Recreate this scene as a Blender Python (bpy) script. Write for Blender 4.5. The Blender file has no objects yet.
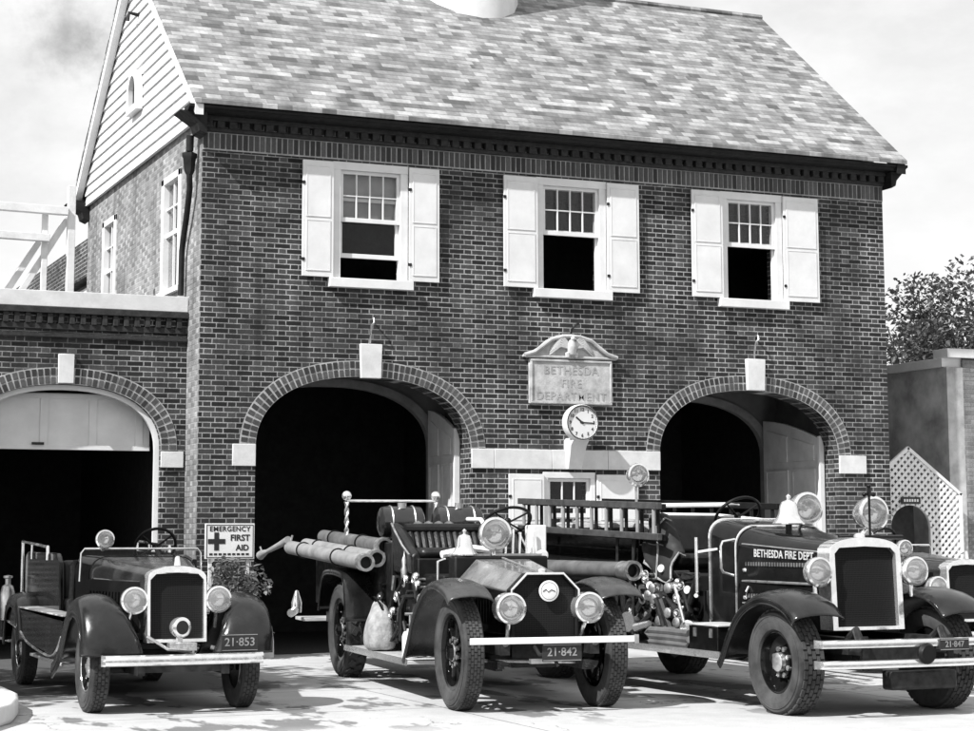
import bpy, bmesh, math, random
from mathutils import Vector, Matrix, Euler
R = math.radians
rnd = random.Random(7)
scn = bpy.context.scene
COL = scn.collection

# ------------------------------------------------------------------ camera
cam = bpy.data.objects.new('camera', bpy.data.cameras.new('camera')); COL.objects.link(cam)
scn.camera = cam
FPX, CX, CY, PW, PH = 1898.27, 461.43, 299.98, 974.0, 731.0
yaw, pit, rol = .394, .1223, -.0013
fw = Vector((math.sin(yaw)*math.cos(pit), math.cos(yaw)*math.cos(pit), math.sin(pit)))
rt = Vector((math.cos(yaw), -math.sin(yaw), 0)); up = rt.cross(fw)
r2 = math.cos(rol)*rt + math.sin(rol)*up; u2 = -math.sin(rol)*rt + math.cos(rol)*up
M3 = Matrix((r2, u2, -fw)).transposed()
cam.matrix_world = Matrix.Translation((-6.1093, -23.3284, 1.5418)) @ M3.to_4x4()
cam.data.sensor_width = 36.0
cam.data.lens = 36.0*FPX/PW
cam.data.shift_x = (PW/2 - CX)/PW
cam.data.shift_y = -(PH/2 - CY)/PW
cam.data.clip_end = 3000

# ------------------------------------------------------------------ light
SUN_AZ, SUN_EL = R(68), R(44)          # azimuth measured from the facade's normal towards its left
to_sun = Vector((-math.sin(SUN_AZ)*math.cos(SUN_EL), -math.cos(SUN_AZ)*math.cos(SUN_EL), math.sin(SUN_EL)))
sun = bpy.data.objects.new('sun', bpy.data.lights.new('sun', 'SUN')); COL.objects.link(sun)
sun.data.energy = 4.6; sun.data.angle = R(.6); sun.data.color = (1, 1, 1)
sun.rotation_euler = (-to_sun).to_track_quat('-Z', 'Y').to_euler()
world = bpy.data.worlds.new('World'); scn.world = world; world.use_nodes = True
wn = world.node_tree; wn.nodes.clear()
def wnode(t, **k):
    n = wn.nodes.new(t)
    for a, b in k.items(): setattr(n, a, b)
    return n
sky = wnode('ShaderNodeTexSky', sky_type='NISHITA', sun_disc=False, sun_elevation=SUN_EL)
sky.sun_rotation = math.atan2(to_sun.x, to_sun.y)
sky.air_density = 1.0; sky.dust_density = 1.6
bw = wnode('ShaderNodeRGBToBW'); wn.links.new(sky.outputs[0], bw.inputs[0])
tc = wnode('ShaderNodeTexCoord'); mp = wnode('ShaderNodeMapping'); wn.links.new(tc.outputs['Generated'], mp.inputs[0])
mp.inputs['Scale'].default_value = (1, 1, 2.2)
nz = wnode('ShaderNodeTexNoise'); nz.inputs['Scale'].default_value = 7; nz.inputs['Detail'].default_value = 8
nz.inputs['Roughness'].default_value = .62
wn.links.new(mp.outputs[0], nz.inputs['Vector'])
mr = wnode('ShaderNodeMapRange'); mr.inputs['From Min'].default_value = .38; mr.inputs['From Max'].default_value = .6
mr.inputs['To Min'].default_value = .7; mr.inputs['To Max'].default_value = 1.0
wn.links.new(nz.outputs['Fac'], mr.inputs[0])
mx = wnode('ShaderNodeMix', data_type='FLOAT'); mx.inputs['B'].default_value = 6.2
wn.links.new(mr.outputs[0], mx.inputs['Factor']); wn.links.new(bw.outputs[0], mx.inputs['A'])
bg = wnode('ShaderNodeBackground'); bg.inputs['Strength'].default_value = .1
nz2 = wnode('ShaderNodeTexNoise'); nz2.inputs['Scale'].default_value = 26; nz2.inputs['Detail'].default_value = 7; nz2.inputs['Roughness'].default_value = .65
wn.links.new(tc.outputs['Generated'], nz2.inputs['Vector'])
last = mx.outputs[0]
for dr, rad, lo in (((.176, .951, .255), .03, .5), ((.202, .949, .243), .022, .66), ((.15, .957, .215), .06, .88)):      # drifting dark smoke over the gable
    vd = wnode('ShaderNodeVectorMath', operation='DISTANCE'); wn.links.new(tc.outputs['Generated'], vd.inputs[0]); vd.inputs[1].default_value = dr
    ad = wnode('ShaderNodeMath', operation='MULTIPLY_ADD'); wn.links.new(nz2.outputs['Fac'], ad.inputs[0]); ad.inputs[1].default_value = rad*2.2; wn.links.new(vd.outputs['Value'], ad.inputs[2])
    m2 = wnode('ShaderNodeMapRange', interpolation_type='SMOOTHSTEP'); wn.links.new(ad.outputs[0], m2.inputs[0])
    m2.inputs[1].default_value = rad*.9; m2.inputs[2].default_value = rad*2.2; m2.inputs[3].default_value = lo; m2.inputs[4].default_value = 1
    mu = wnode('ShaderNodeMath', operation='MULTIPLY'); wn.links.new(last, mu.inputs[0]); wn.links.new(m2.outputs[0], mu.inputs[1]); last = mu.outputs[0]
wn.links.new(last, bg.inputs['Color'])
wo = wnode('ShaderNodeOutputWorld'); wn.links.new(bg.outputs[0], wo.inputs[0])
scn.view_settings.view_transform = 'Standard'; scn.view_settings.look = 'None'
scn.view_settings.exposure = .72; scn.view_settings.gamma = 1; scn.view_settings.use_curve_mapping = False
scn.cycles.max_bounces = 6

# ------------------------------------------------------------------ materials
class NT:
    def __init__(s, m): s.t = m.node_tree
    def n(s, typ, ins=None, **k):
        n = s.t.nodes.new(typ)
        for a, b in k.items(): setattr(n, a, b)
        for a, b in (ins or {}).items():
            if isinstance(b, bpy.types.NodeSocket): s.t.links.new(b, n.inputs[a])
            else: n.inputs[a].default_value = b
        return n
    def m(s, op, a, b=None, c=None):
        n = s.t.nodes.new('ShaderNodeMath'); n.operation = op
        for i, x in enumerate((a, b, c)):
            if x is None: continue
            if isinstance(x, bpy.types.NodeSocket): s.t.links.new(x, n.inputs[i])
            else: n.inputs[i].default_value = x
        return n.outputs[0]
    def mix(s, f, a, b): return s.n('ShaderNodeMix', {'Factor': f, 'A': a, 'B': b}, data_type='FLOAT').outputs[0]
    def rng(s, v, a, b, c, d): return s.n('ShaderNodeMapRange', {0: v, 1: a, 2: b, 3: c, 4: d}).outputs[0]
    def noise(s, vec, sc, det=4, rough=.55): return s.n('ShaderNodeTexNoise', {'Vector': vec, 'Scale': sc, 'Detail': det, 'Roughness': rough}).outputs[0]
def newmat(name):
    m = bpy.data.materials.new(name); m.use_nodes = True
    return m, NT(m), m.node_tree.nodes['Principled BSDF']
def link(m, a, b): m.node_tree.links.new(a, b)
def grey(name, v, rough=.6, metal=0., var=.25, sc=6., bump=0., bsc=40., coat=0., rvar=.15, spec=.5):
    """a grey paint, stone, metal or cloth with mottled tone and roughness"""
    m, t, p = newmat(name)
    co = t.n('ShaderNodeTexCoord').outputs['Object']
    a = t.noise(co, sc, 6, .6)
    link(m, t.rng(a, .3, .7, v*(1-var), v*(1+var)), p.inputs['Base Color'])
    b = t.noise(co, sc*2.3, 5, .6)
    link(m, t.rng(b, .3, .7, max(.02, rough-rvar), min(1, rough+rvar)), p.inputs['Roughness'])
    p.inputs['Metallic'].default_value = metal; p.inputs['Specular IOR Level'].default_value = spec
    p.inputs['Coat Weight'].default_value = coat; p.inputs['Coat Roughness'].default_value = .08
    if bump:
        c = t.noise(co, bsc, 5, .6)
        bp = t.n('ShaderNodeBump', {'Height': c, 'Strength': bump, 'Distance': .01})
        link(m, bp.outputs[0], p.inputs['Normal'])
    return m
def brick_mat(name, lo, hi, mo, flemish=True, h=.0667, stain=1.):
    m, t, p = newmat(name)
    co = t.n('ShaderNodeTexCoord').outputs['Object']
    sp = t.n('ShaderNodeSeparateXYZ', {0: co}).outputs
    wob = t.noise(co, 9, 3); wv = t.m('MULTIPLY', t.m('SUBTRACT', wob, .5), .012)
    u = t.m('ADD', t.m('ADD', sp[0], sp[1]), wv); v = t.m('ADD', sp[2], t.m('MULTIPLY', wv, .5))
    L, fr = (.325, .665) if flemish else (.215, 1.)
    row = t.m('FLOOR', t.m('DIVIDE', v, h))
    par = t.m('MULTIPLY', t.m('FLOORED_MODULO', row, 2.), .5)
    uu = t.m('ADD', t.m('DIVIDE', u, L), par)
    f = t.m('FRACT', uu); idu = t.m('FLOOR', uu)
    if flemish:
        hd = t.m('GREATER_THAN', f, fr)
        loc = t.m('SUBTRACT', f, t.m('MULTIPLY', hd, fr))
        wid = t.mix(hd, fr, 1-fr)
    else:
        hd, loc, wid = t.m('MULTIPLY', f, 0.), f, 1.
    du = t.m('MULTIPLY', t.m('MINIMUM', loc, t.m('SUBTRACT', wid, loc)), L)
    fv = t.m('FRACT', t.m('DIVIDE', v, h))
    dv = t.m('MULTIPLY', t.m('MINIMUM', fv, t.m('SUBTRACT', 1., fv)), h)
    d = t.m('ADD', t.m('MINIMUM', du, dv), t.m('MULTIPLY', t.m('SUBTRACT', t.noise(co, 60, 2), .5), .006))
    mask = t.n('ShaderNodeMapRange', {0: d, 1: .0045, 2: .0085, 3: 0., 4: 1.}, interpolation_type='SMOOTHSTEP').outputs[0]
    idv = t.n('ShaderNodeCombineXYZ', {0: idu, 1: row, 2: hd}).outputs[0]
    rn = t.n('ShaderNodeTexWhiteNoise', {0: idv}).outputs[0]
    rn2 = t.m('POWER', rn, 1.4)
    b = t.mix(rn2, lo, hi)
    b = t.m('MULTIPLY', b, t.mix(hd, .92, 1.3))
    st = t.noise(co, 1.1, 6, .65)
    b = t.m('MULTIPLY', b, t.rng(t.noise(co, 45, 4), .3, .7, .75, 1.25))
    b = t.m('MULTIPLY', b, t.rng(st, .35, .65, .8, 1.25))
    sk = t.noise(t.n('ShaderNodeCombineXYZ', {0: t.m('MULTIPLY', u, 2.2), 1: t.m('MULTIPLY', sp[2], .22)}).outputs[0], 1.6, 5, .6)
    b = t.m('MULTIPLY', b, t.rng(sk, .35, .65, .72, 1.2))
    # mortar: dirty in patches, chalky in others
    mt = t.m('MULTIPLY', t.rng(st, .36, .58, .3*mo, mo), t.rng(t.noise(co, 30, 3), .3, .7, .7, 1.2))
    mt = t.m('MULTIPLY', mt, t.rng(sk, .36, .6, .6, 1.08))
    if stain: mt = t.m('MULTIPLY', mt, t.rng(t.noise(co, .8, 3), .3, .6, .75, 1.1))
    link(m, t.mix(mask, mt, b), p.inputs['Base Color'])
    p.inputs['Roughness'].default_value = .8
    p.inputs['Specular IOR Level'].default_value = .3
    hh = t.m('ADD', t.m('MULTIPLY', mask, .8), t.m('MULTIPLY', t.noise(co, 90, 3), .3))
    bp = t.n('ShaderNodeBump', {'Height': hh, 'Strength': .6, 'Distance': .007})
    link(m, bp.outputs[0], p.inputs['Normal'])
    return m
def slate_mat():
    m, t, p = newmat('slate')
    co = t.n('ShaderNodeTexCoord').outputs['Object']
    sp = t.n('ShaderNodeSeparateXYZ', {0: co}).outputs
    h, L = .078, .2                        # rows measured in height
    u, v = sp[0], sp[2]
    row = t.m('FLOOR', t.m('DIVIDE', v, h))
    off = t.n('ShaderNodeTexWhiteNoise', {'W': row}, noise_dimensions='1D').outputs[0]
    uu = t.m('ADD', t.m('DIVIDE', u, L), t.m('ADD', t.m('MULTIPLY', row, .5), t.m('MULTIPLY', off, .3)))
    f = t.m('FRACT', uu); fv = t.m('FRACT', t.m('DIVIDE', v, h))
    idv = t.n('ShaderNodeCombineXYZ', {0: t.m('FLOOR', uu), 1: row}).outputs[0]
    rn = t.n('ShaderNodeTexWhiteNoise', {0: idv}).outputs[0]
    # runs of similar slates: noise stretched along the rows
    sv = t.n('ShaderNodeCombineXYZ', {0: t.m('MULTIPLY', u, 1.3), 1: t.m('MULTIPLY', row, .4)}).outputs[0]
    run = t.noise(sv, 1.15, 4, .6)
    k = t.m('ADD', t.m('MULTIPLY', run, .8), t.m('MULTIPLY', rn, .24))
    cr = t.n('ShaderNodeValToRGB', {0: k})
    e = cr.color_ramp.elements; e[0].position = .34; e[0].color = (.065, .065, .065, 1); e[1].position = .72; e[1].color = (.37, .37, .37, 1)
    q = e.new(.5); q.color = (.17, .17, .17, 1)
    base = t.m('MULTIPLY', t.n('ShaderNodeRGBToBW', {0: cr.outputs[0]}).outputs[0], t.rng(t.noise(co, 25, 4), .3, .7, .85, 1.15))
    joint = t.m('MULTIPLY', t.m('ADD', .7, t.m('MULTIPLY', t.m('GREATER_THAN', f, .025), .3)), t.m('GREATER_THAN', fv, .14))
    link(m, t.m('MULTIPLY', base, t.mix(joint, .55, 1.)), p.inputs['Base Color'])
    p.inputs['Roughness'].default_value = .65
    hh = t.m('ADD', t.m('MULTIPLY', t.m('SUBTRACT', 1., fv), .7), t.m('MULTIPLY', rn, .3))
    bp = t.n('ShaderNodeBump', {'Height': hh, 'Strength': .5, 'Distance': .02})
    link(m, bp.outputs[0], p.inputs['Normal'])
    return m
def ground_mat():
    m, t, p = newmat('concrete_drive')
    co = t.n('ShaderNodeTexCoord').outputs['Object']
    sp = t.n('ShaderNodeSeparateXYZ', {0: co}).outputs
    a = t.noise(co, .35, 8, .6); b = t.noise(co, 3.2, 8, .65); c = t.noise(co, 60, 4, .6)
    v = t.m('MULTIPLY', t.rng(a, .3, .7, .37, .47), t.rng(b, .3, .7, .88, 1.1))
    v = t.m('MULTIPLY', v, t.rng(c, .3, .7, .88, 1.1))
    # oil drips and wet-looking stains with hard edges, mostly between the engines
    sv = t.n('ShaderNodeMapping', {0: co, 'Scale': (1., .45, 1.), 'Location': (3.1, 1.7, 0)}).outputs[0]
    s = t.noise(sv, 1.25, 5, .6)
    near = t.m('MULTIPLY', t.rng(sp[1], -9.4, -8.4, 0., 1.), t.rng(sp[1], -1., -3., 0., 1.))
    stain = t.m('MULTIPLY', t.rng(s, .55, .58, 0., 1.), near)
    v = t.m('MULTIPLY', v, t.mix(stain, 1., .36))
    # darker apron left of the driveway, with tree shade painted into its tone
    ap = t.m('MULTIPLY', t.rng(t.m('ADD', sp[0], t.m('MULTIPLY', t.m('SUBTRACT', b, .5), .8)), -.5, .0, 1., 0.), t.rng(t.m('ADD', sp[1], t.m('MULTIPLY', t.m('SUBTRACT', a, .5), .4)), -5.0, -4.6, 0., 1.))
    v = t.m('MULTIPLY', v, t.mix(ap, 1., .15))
    # slab joints parallel and square to the front, and cracks
    def jn(ax, at, w): return t.m('LESS_THAN', t.m('ABSOLUTE', t.m('SUBTRACT', t.m('ADD', ax, t.m('MULTIPLY', t.m('SUBTRACT', b, .5), .05)), at)), w)
    j = t.m('MAXIMUM', t.m('MAXIMUM', jn(sp[1], -5.2, .014), jn(sp[1], -7.35, .014)), t.m('MAXIMUM', jn(sp[0], .35, .012), jn(sp[0], 4.6, .012)))
    vo = t.n('ShaderNodeTexVoronoi', {'Vector': t.n('ShaderNodeVectorMath', {0: co, 1: t.n('ShaderNodeTexNoise', {'Vector': co, 'Scale': 1.8, 'Detail': 5}).outputs[1]}, operation='ADD').outputs[0], 'Scale': .5}, feature='DISTANCE_TO_EDGE').outputs[0]
    ck = t.m('MULTIPLY', t.m('LESS_THAN', vo, .005), t.m('GREATER_THAN', a, .52))
    v = t.m('MULTIPLY', v, t.mix(t.m('MAXIMUM', j, ck), 1., .45))
    link(m, v, p.inputs['Base Color'])
    p.inputs['Roughness'].default_value = .85
    bp = t.n('ShaderNodeBump', {'Height': t.m('ADD', c, b), 'Strength': .25, 'Distance': .01})
    link(m, bp.outputs[0], p.inputs['Normal'])
    return m
def leaf_mat(name, lo, hi):
    m, t, p = newmat(name)
    co = t.n('ShaderNodeTexCoord').outputs['Object']
    rn = t.n('ShaderNodeNewGeometry').outputs['Random Per Island']
    a = t.noise(co, 1.2, 3)
    link(m, t.mix(t.m('MULTIPLY', t.m('ADD', rn, t.rng(a, .3, .7, 0., 1.)), .5), lo, hi), p.inputs['Base Color'])
    p.inputs['Roughness'].default_value = .5
    tr = t.n('ShaderNodeBsdfTranslucent', {'Color': (hi, hi, hi, 1)})
    ms = t.n('ShaderNodeMixShader', {0: .25, 1: p.outputs[0], 2: tr.outputs[0]})
    link(m, ms.outputs[0], m.node_tree.nodes['Material Output'].inputs[0])
    return m
def lens_mat():
    m, t, p = newmat('ribbed_lens')
    co = t.n('ShaderNodeTexCoord').outputs['Object']
    w = t.n('ShaderNodeTexWave', {'Vector': co, 'Scale': 26., 'Distortion': 1.5, 'Detail': 1.})
    link(m, t.rng(t.noise(co, 9, 3), .35, .65, .5, .88), p.inputs['Base Color'])
    p.inputs['Metallic'].default_value = .35; p.inputs['Roughness'].default_value = .22
    p.inputs['Coat Weight'].default_value = 1; p.inputs['Coat Roughness'].default_value = .03
    bp = t.n('ShaderNodeBump', {'Height': w.outputs['Fac'], 'Strength': .35, 'Distance': .006})
    link(m, bp.outputs[0], p.inputs['Normal'])
    return m
def glass_mat(name, v, r=.06):
    m, t, p = newmat(name)
    co = t.n('ShaderNodeTexCoord').outputs['Object']
    p.inputs['Base Color'].default_value = (v, v, v, 1); p.inputs['Roughness'].default_value = r
    bp = t.n('ShaderNodeBump', {'Height': t.noise(co, 3, 2), 'Strength': .12, 'Distance': .02})
    link(m, bp.outputs[0], p.inputs['Normal'])
    return m
def clear_mat(name, haze, ribs=False):
    m, t, p = newmat(name)
    co = t.n('ShaderNodeTexCoord').outputs['Object']
    if ribs: h = t.n('ShaderNodeTexWave', {'Vector': co, 'Scale': 22., 'Distortion': .6}).outputs['Fac']
    else: h = t.noise(co, 3, 2)
    bp = t.n('ShaderNodeBump', {'Height': h, 'Strength': .3 if ribs else .12, 'Distance': .005 if ribs else .02}).outputs[0]
    gl = t.n('ShaderNodeBsdfGlossy', {'Color': (.95, .95, .95, 1), 'Roughness': .05, 'Normal': bp}).outputs[0]
    tr = t.n('ShaderNodeBsdfTransparent', {'Color': (.93, .93, .93, 1)}).outputs[0]
    df = t.n('ShaderNodeBsdfDiffuse', {'Color': (.8, .8, .8, 1)}).outputs[0]
    body = t.n('ShaderNodeMixShader', {0: haze if ribs else haze*.02, 1: tr, 2: df}).outputs[0]
    fr = t.m('ADD', t.m('MULTIPLY', t.n('ShaderNodeFresnel', {'IOR': 1.5}).outputs[0], .8 if ribs else .26), .004)
    link(m, t.n('ShaderNodeMixShader', {0: fr, 1: body, 2: gl}).outputs[0], m.node_tree.nodes['Material Output'].inputs[0])
    return m
def mesh_grille_mat():
    m, t, p = newmat('radiator_core')
    co = t.n('ShaderNodeTexCoord').outputs['Object']
    sp = t.n('ShaderNodeSeparateXYZ', {0: co}).outputs
    a = t.m('GREATER_THAN', t.m('FRACT', t.m('MULTIPLY', sp[0], 70.)), .35); b = t.m('GREATER_THAN', t.m('FRACT', t.m('MULTIPLY', sp[2], 55.)), .35)
    k = t.m('MULTIPLY', a, b)
    link(m, t.mix(k, .016, .004), p.inputs['Base Color']); p.inputs['Roughness'].default_value = .6; p.inputs['Specular IOR Level'].default_value = .12
    link(m, t.n('ShaderNodeBump', {'Height': t.m('SUBTRACT', 1., k), 'Strength': .6, 'Distance': .01}).outputs[0], p.inputs['Normal'])
    return m
MAT = dict(
    brick=brick_mat('dark_brick', .011, .055, .38), sidebrick=brick_mat('sunlit_brick', .15, .25, .38),  # side brick is the dark brick with direct sun painted into its tone
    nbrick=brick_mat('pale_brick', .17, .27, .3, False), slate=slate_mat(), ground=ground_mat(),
    ringbrick=grey('ring_brick', .06, .8, var=.7, sc=14, bump=.4), mortar=grey('mortar', .33, .9, var=.35, sc=5, bump=.3),
    stone=grey('limestone', .58, .8, var=.12, sc=5, bump=.2), carved=grey('carved_stone', .4, .85, var=.32, sc=7, bump=.35),
    incised=grey('incised_letters', .33, .9, var=.3, sc=9),
    white=grey('white_paint', .66, .55, var=.1, sc=3, bump=.08), greywood=grey('bleached_timber', .62, .8, var=.15, sc=4, bump=.3),
    door=grey('painted_door', .58, .5, var=.15, sc=4), doorframe=grey('grey_frame', .2, .6), bronze=grey('dark_copper', .014, .6, var=.5, spec=.2),
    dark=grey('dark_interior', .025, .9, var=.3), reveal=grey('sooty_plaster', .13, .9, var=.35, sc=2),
    eave=grey('eave_paint', .012, .6, var=.4, spec=.2), glass=clear_mat('window_glass', .1), fluted=clear_mat('fluted_lens', .13, True), clear=clear_mat('lamp_glass', .06, True), reflector=grey('silvered_reflector', .88, .1, 1., var=.06, rvar=.04), blind=grey('roller_blind', .36, .8, var=.1),
    black=grey('black_enamel', .005, .12, var=.5, rvar=.06, spec=.28), fenderblack=grey('fender_enamel', .012, .2, var=.7, sc=4, rvar=.1, spec=.5), sheenfender=grey('sheen_fender', .034, .3, var=.6, sc=5, rvar=.1), enamel=grey('dark_red_enamel', .007, .13, var=.4, rvar=.06, spec=.3),  # middle engine's front fenders: sky sheen painted in as a paler base
    satin=grey('satin_black', .006, .5, var=.4, spec=.2), toplit=grey('lit_hood', .13, .3, var=.55, sc=5, coat=.6, rvar=.15), gloss=grey('waxed_enamel', .02, .16, var=.6, sc=4, rvar=.08, spec=.75), varnish=grey('varnished_wood', .05, .4, var=.4, sc=9),  # hood top paler than its sides: light from above put into the colour
    chrome=grey('nickel_plate', .9, .14, .86, var=.09, sc=11, rvar=.1), brushed=grey('dull_metal', .55, .38, .9, var=.25, sc=10, rvar=.15),
    iron=grey('greasy_iron', .02, .5, .2, var=.7, sc=12, spec=.3), rubber=grey('tyre_rubber', .05, .85, var=.5, sc=5, bump=.25, spec=.2),
    hose=grey('canvas_hose', .22, .55, var=.3, sc=4, bump=.25), hosemid=grey('rubber_hose', .1, .5, var=.4, sc=4),
    canvas=grey('canvas', .27, .9, var=.4, sc=9, bump=.8), leather=grey('leather', .012, .36, var=.4, sc=8, bump=.25, spec=.3),
    board=grey('tread_plate', .5, .5, .3, var=.25, sc=6), lens=lens_mat(), core=mesh_grille_mat(), gold=grey('gold_leaf', .5, .45, .2, var=.15), platefg=grey('plate_figures', .22, .6),
    shadebrick=grey('shaded_brick', .02, .85, var=.6, sc=14, bump=.3), asphalt=grey('asphalt', .05, .9, var=.35, sc=2, bump=.4), signblack=grey('sign_black', .012, .6), stucco=grey('stained_stucco', .4, .9, var=.55, sc=1.6, bump=.4),  # dentil brick darkened, with the overhang's shadow put into its colour
    leaf=leaf_mat('foliage', .02, .1), leafpale=leaf_mat('shrub_leaf', .06, .3), bark=grey('bark', .09, .9, var=.4, sc=6, bump=.6),
    cloth=grey('dark_cloth', .012, .8, var=.5, bump=.3), roofing=grey('tar_roof', .1, .9, var=.3), dial=grey('clock_dial', .66, .5, var=.04))

# ------------------------------------------------------------------ mesh building
class MB:
    def __init__(s): s.v = []; s.f = []
    def add(s, v, f):
        b = len(s.v); s.v += [tuple(x) for x in v]; s.f += [tuple(b+i for i in q) for q in f]; return s
    def box(s, x0, x1, y0, y1, z0, z1):
        return s.add([(x, y, z) for x in (x0, x1) for y in (y0, y1) for z in (z0, z1)],
                     [(0, 1, 3, 2), (4, 6, 7, 5), (0, 4, 5, 1), (2, 3, 7, 6), (0, 2, 6, 4), (1, 5, 7, 3)])
    def obox(s, c, size, rot=(0, 0, 0), mat=None):
        m = Matrix.Translation(c) @ (mat.to_4x4() if mat else Euler(rot).to_matrix().to_4x4())
        a, b, d = [q/2 for q in size]
        t = MB().box(-a, a, -b, b, -d, d)
        return s.add([m @ Vector(p) for p in t.v], t.f)
    def loft(s, rings, closed=True, caps=True):
        n = len(rings[0]); v = [p for r in rings for p in r]; f = []
        for i in range(len(rings)-1):
            for j in range(n if closed else n-1):
                k = (j+1) % n
                f.append((i*n+j, i*n+k, (i+1)*n+k, (i+1)*n+j))
        if caps and closed:
            f.append(tuple(reversed(range(n)))); f.append(tuple((len(rings)-1)*n+j for j in range(n)))
        return s.add(v, f)
    def tube(s, pts, r, n=10, caps=True):
        pts = [Vector(p) for p in pts]; rs = r if isinstance(r, (list, tuple)) else [r]*len(pts)
        rings = []; ref = None
        for i, p in enumerate(pts):
            a = pts[max(0, i-1)]; b = pts[min(len(pts)-1, i+1)]; d = (b-a).normalized()
            if ref is None: ref = Vector((0, 0, 1)) if abs(d.z) < .9 else Vector((1, 0, 0))
            e = (ref - d*ref.dot(d)).normalized(); g = d.cross(e); ref = e
            rings.append([p + rs[i]*(math.cos(2*math.pi*k/n)*e + math.sin(2*math.pi*k/n)*g) for k in range(n)])
        return s.loft(rings, True, caps)
    def lathe(s, prof, o, ax, n=28, caps=True):
        o = Vector(o); d = Vector(ax).normalized()
        e = (Vector((0, 0, 1)) if abs(d.z) < .9 else Vector((1, 0, 0))); e = (e - d*e.dot(d)).normalized(); g = d.cross(e)
        return s.loft([[o + d*h + max(r, 1e-4)*(math.cos(2*math.pi*k/n)*e + math.sin(2*math.pi*k/n)*g) for k in range(n)] for r, h in prof], True, caps)
    def ball(s, c, r, n=14):
        k = 8; return s.lathe([(r*math.sin(math.pi*i/k), -r*math.cos(math.pi*i/k)) for i in range(k+1)], c, (0, 0, 1), n)
    def torus(s, c, ax, Rr, r, n=28, m=8):
        prof = [(Rr + r*math.cos(2*math.pi*i/m), r*math.sin(2*math.pi*i/m)) for i in range(m+1)]
        return s.lathe(prof, c, ax, n, False)
    def plate(s, loops, th, fn):
        """flat shape with holes, loops of (a,b); fn(a,b,t) -> point, t runs 0..th"""
        cu = bpy.data.curves.new('t', 'CURVE'); cu.dimensions = '2D'; cu.fill_mode = 'BOTH'
        for lp in loops:
            sp = cu.splines.new('POLY'); sp.points.add(len(lp)-1); sp.use_cyclic_u = True
            for q, p in zip(sp.points, lp): q.co = (p[0], p[1], 0, 1)
        ob = bpy.data.objects.new('t', cu); me = bpy.data.meshes.new_from_object(ob)
        F = [tuple(q.vertices) for q in me.polygons]; V = [(q.co.x, q.co.y) for q in me.vertices]
        bpy.data.objects.remove(ob); bpy.data.meshes.remove(me); bpy.data.curves.remove(cu)
        s.add([fn(a, b, 0) for a, b in V], F)
        if th:
            s.add([fn(a, b, th) for a, b in V], [tuple(reversed(q)) for q in F])
            for lp in loops:
                n = len(lp)
                s.add([fn(a, b, 0) for a, b in lp] + [fn(a, b, th) for a, b in lp], [(i, (i+1) % n, n+(i+1) % n, n+i) for i in range(n)])
        return s
    def text(s, txt, size, fn, th=.003, bold=.0, align='CENTER', sx=1., space=1.):
        cu = bpy.data.curves.new('t', 'FONT'); cu.body = txt; cu.size = size; cu.align_x = align; cu.extrude = 0; cu.offset = bold; cu.resolution_u = 3
        cu.space_character = space
        ob = bpy.data.objects.new('t', cu); me = bpy.data.meshes.new_from_object(ob)
        s.add([fn(q.co.x*sx, q.co.y, 0) for q in me.vertices], [tuple(q.vertices) for q in me.polygons])
        if th:
            s.add([fn(q.co.x*sx, q.co.y, th) for q in me.vertices], [tuple(q.vertices) for q in me.polygons])
        bpy.data.objects.remove(ob); bpy.data.meshes.remove(me); bpy.data.curves.remove(cu)
        return s
    def build(s, name, mat, parent=None, bevel=0., smooth=35, solid=0., fix=True, sub=0):
        me = bpy.data.meshes.new(name); me.from_pydata([tuple(p) for p in s.v], [], s.f); me.update()
        if fix:
            bm = bmesh.new(); bm.from_mesh(me); bmesh.ops.remove_doubles(bm, verts=bm.verts, dist=1e-5)
            bmesh.ops.recalc_face_normals(bm, faces=bm.faces); bm.to_mesh(me); bm.free()
        me.materials.append(MAT[mat] if isinstance(mat, str) else mat)
        if smooth:
            for q in me.polygons: q.use_smooth = True
            me.set_sharp_from_angle(angle=R(smooth))
        o = bpy.data.objects.new(name, me); COL.objects.link(o)
        if parent is not None: o.parent = parent
        if sub: q = o.modifiers.new('sub', 'SUBSURF'); q.levels = q.render_levels = sub
        if solid: q = o.modifiers.new('solid', 'SOLIDIFY'); q.thickness = solid; q.offset = 0
        if bevel:
            q = o.modifiers.new('bevel', 'BEVEL'); q.width = bevel; q.segments = 2; q.limit_method = 'ANGLE'; q.angle_limit = R(40)
        return o
def tag(o, label, cat, group=None):
    o['label'] = label; o['category'] = cat
    if group: o['group'] = group
    return o
def thing(name, label, cat, loc=(0, 0, 0), rz=0, group=None):
    o = bpy.data.objects.new(name, None); COL.objects.link(o); o.location = loc; o.rotation_euler = (0, 0, rz)
    o.empty_display_size = .2
    return tag(o, label, cat, group)
def struct(o): o['kind'] = 'structure'; return o
def dup(o, parent, loc=None):
    c = o.copy(); COL.objects.link(c); c.parent = parent
    if loc: c.location = loc
    for ch in list(o.children): dup(ch, c)
    return c
def front(x0, z0, y): return lambda a, b, t: (x0+a, y-t, z0+b)        # a drawing on a plane facing the camera side

# ------------------------------------------------------------------ setting: ground
g = MB(); g.add([(-400, -400, 0), (400, -400, 0), (400, 600, 0), (-400, 600, 0)], [(0, 1, 2, 3)])
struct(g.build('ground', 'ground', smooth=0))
k = MB()
kp = [(-9, -5.1)] + [(-3.6+.4*math.cos(a), -5.5+.4*math.sin(a)) for a in [R(90-9*i) for i in range(11)]] + [(-3.2, -6.2), (-3.28, -6.7), (-3.43, -7.3), (-3.9, -8.2), (-9, -9)]
k.plate([kp], .16, lambda a, b, t: (a, b, t))
struct(k.build('kerb', 'stone', bevel=.03))

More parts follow.
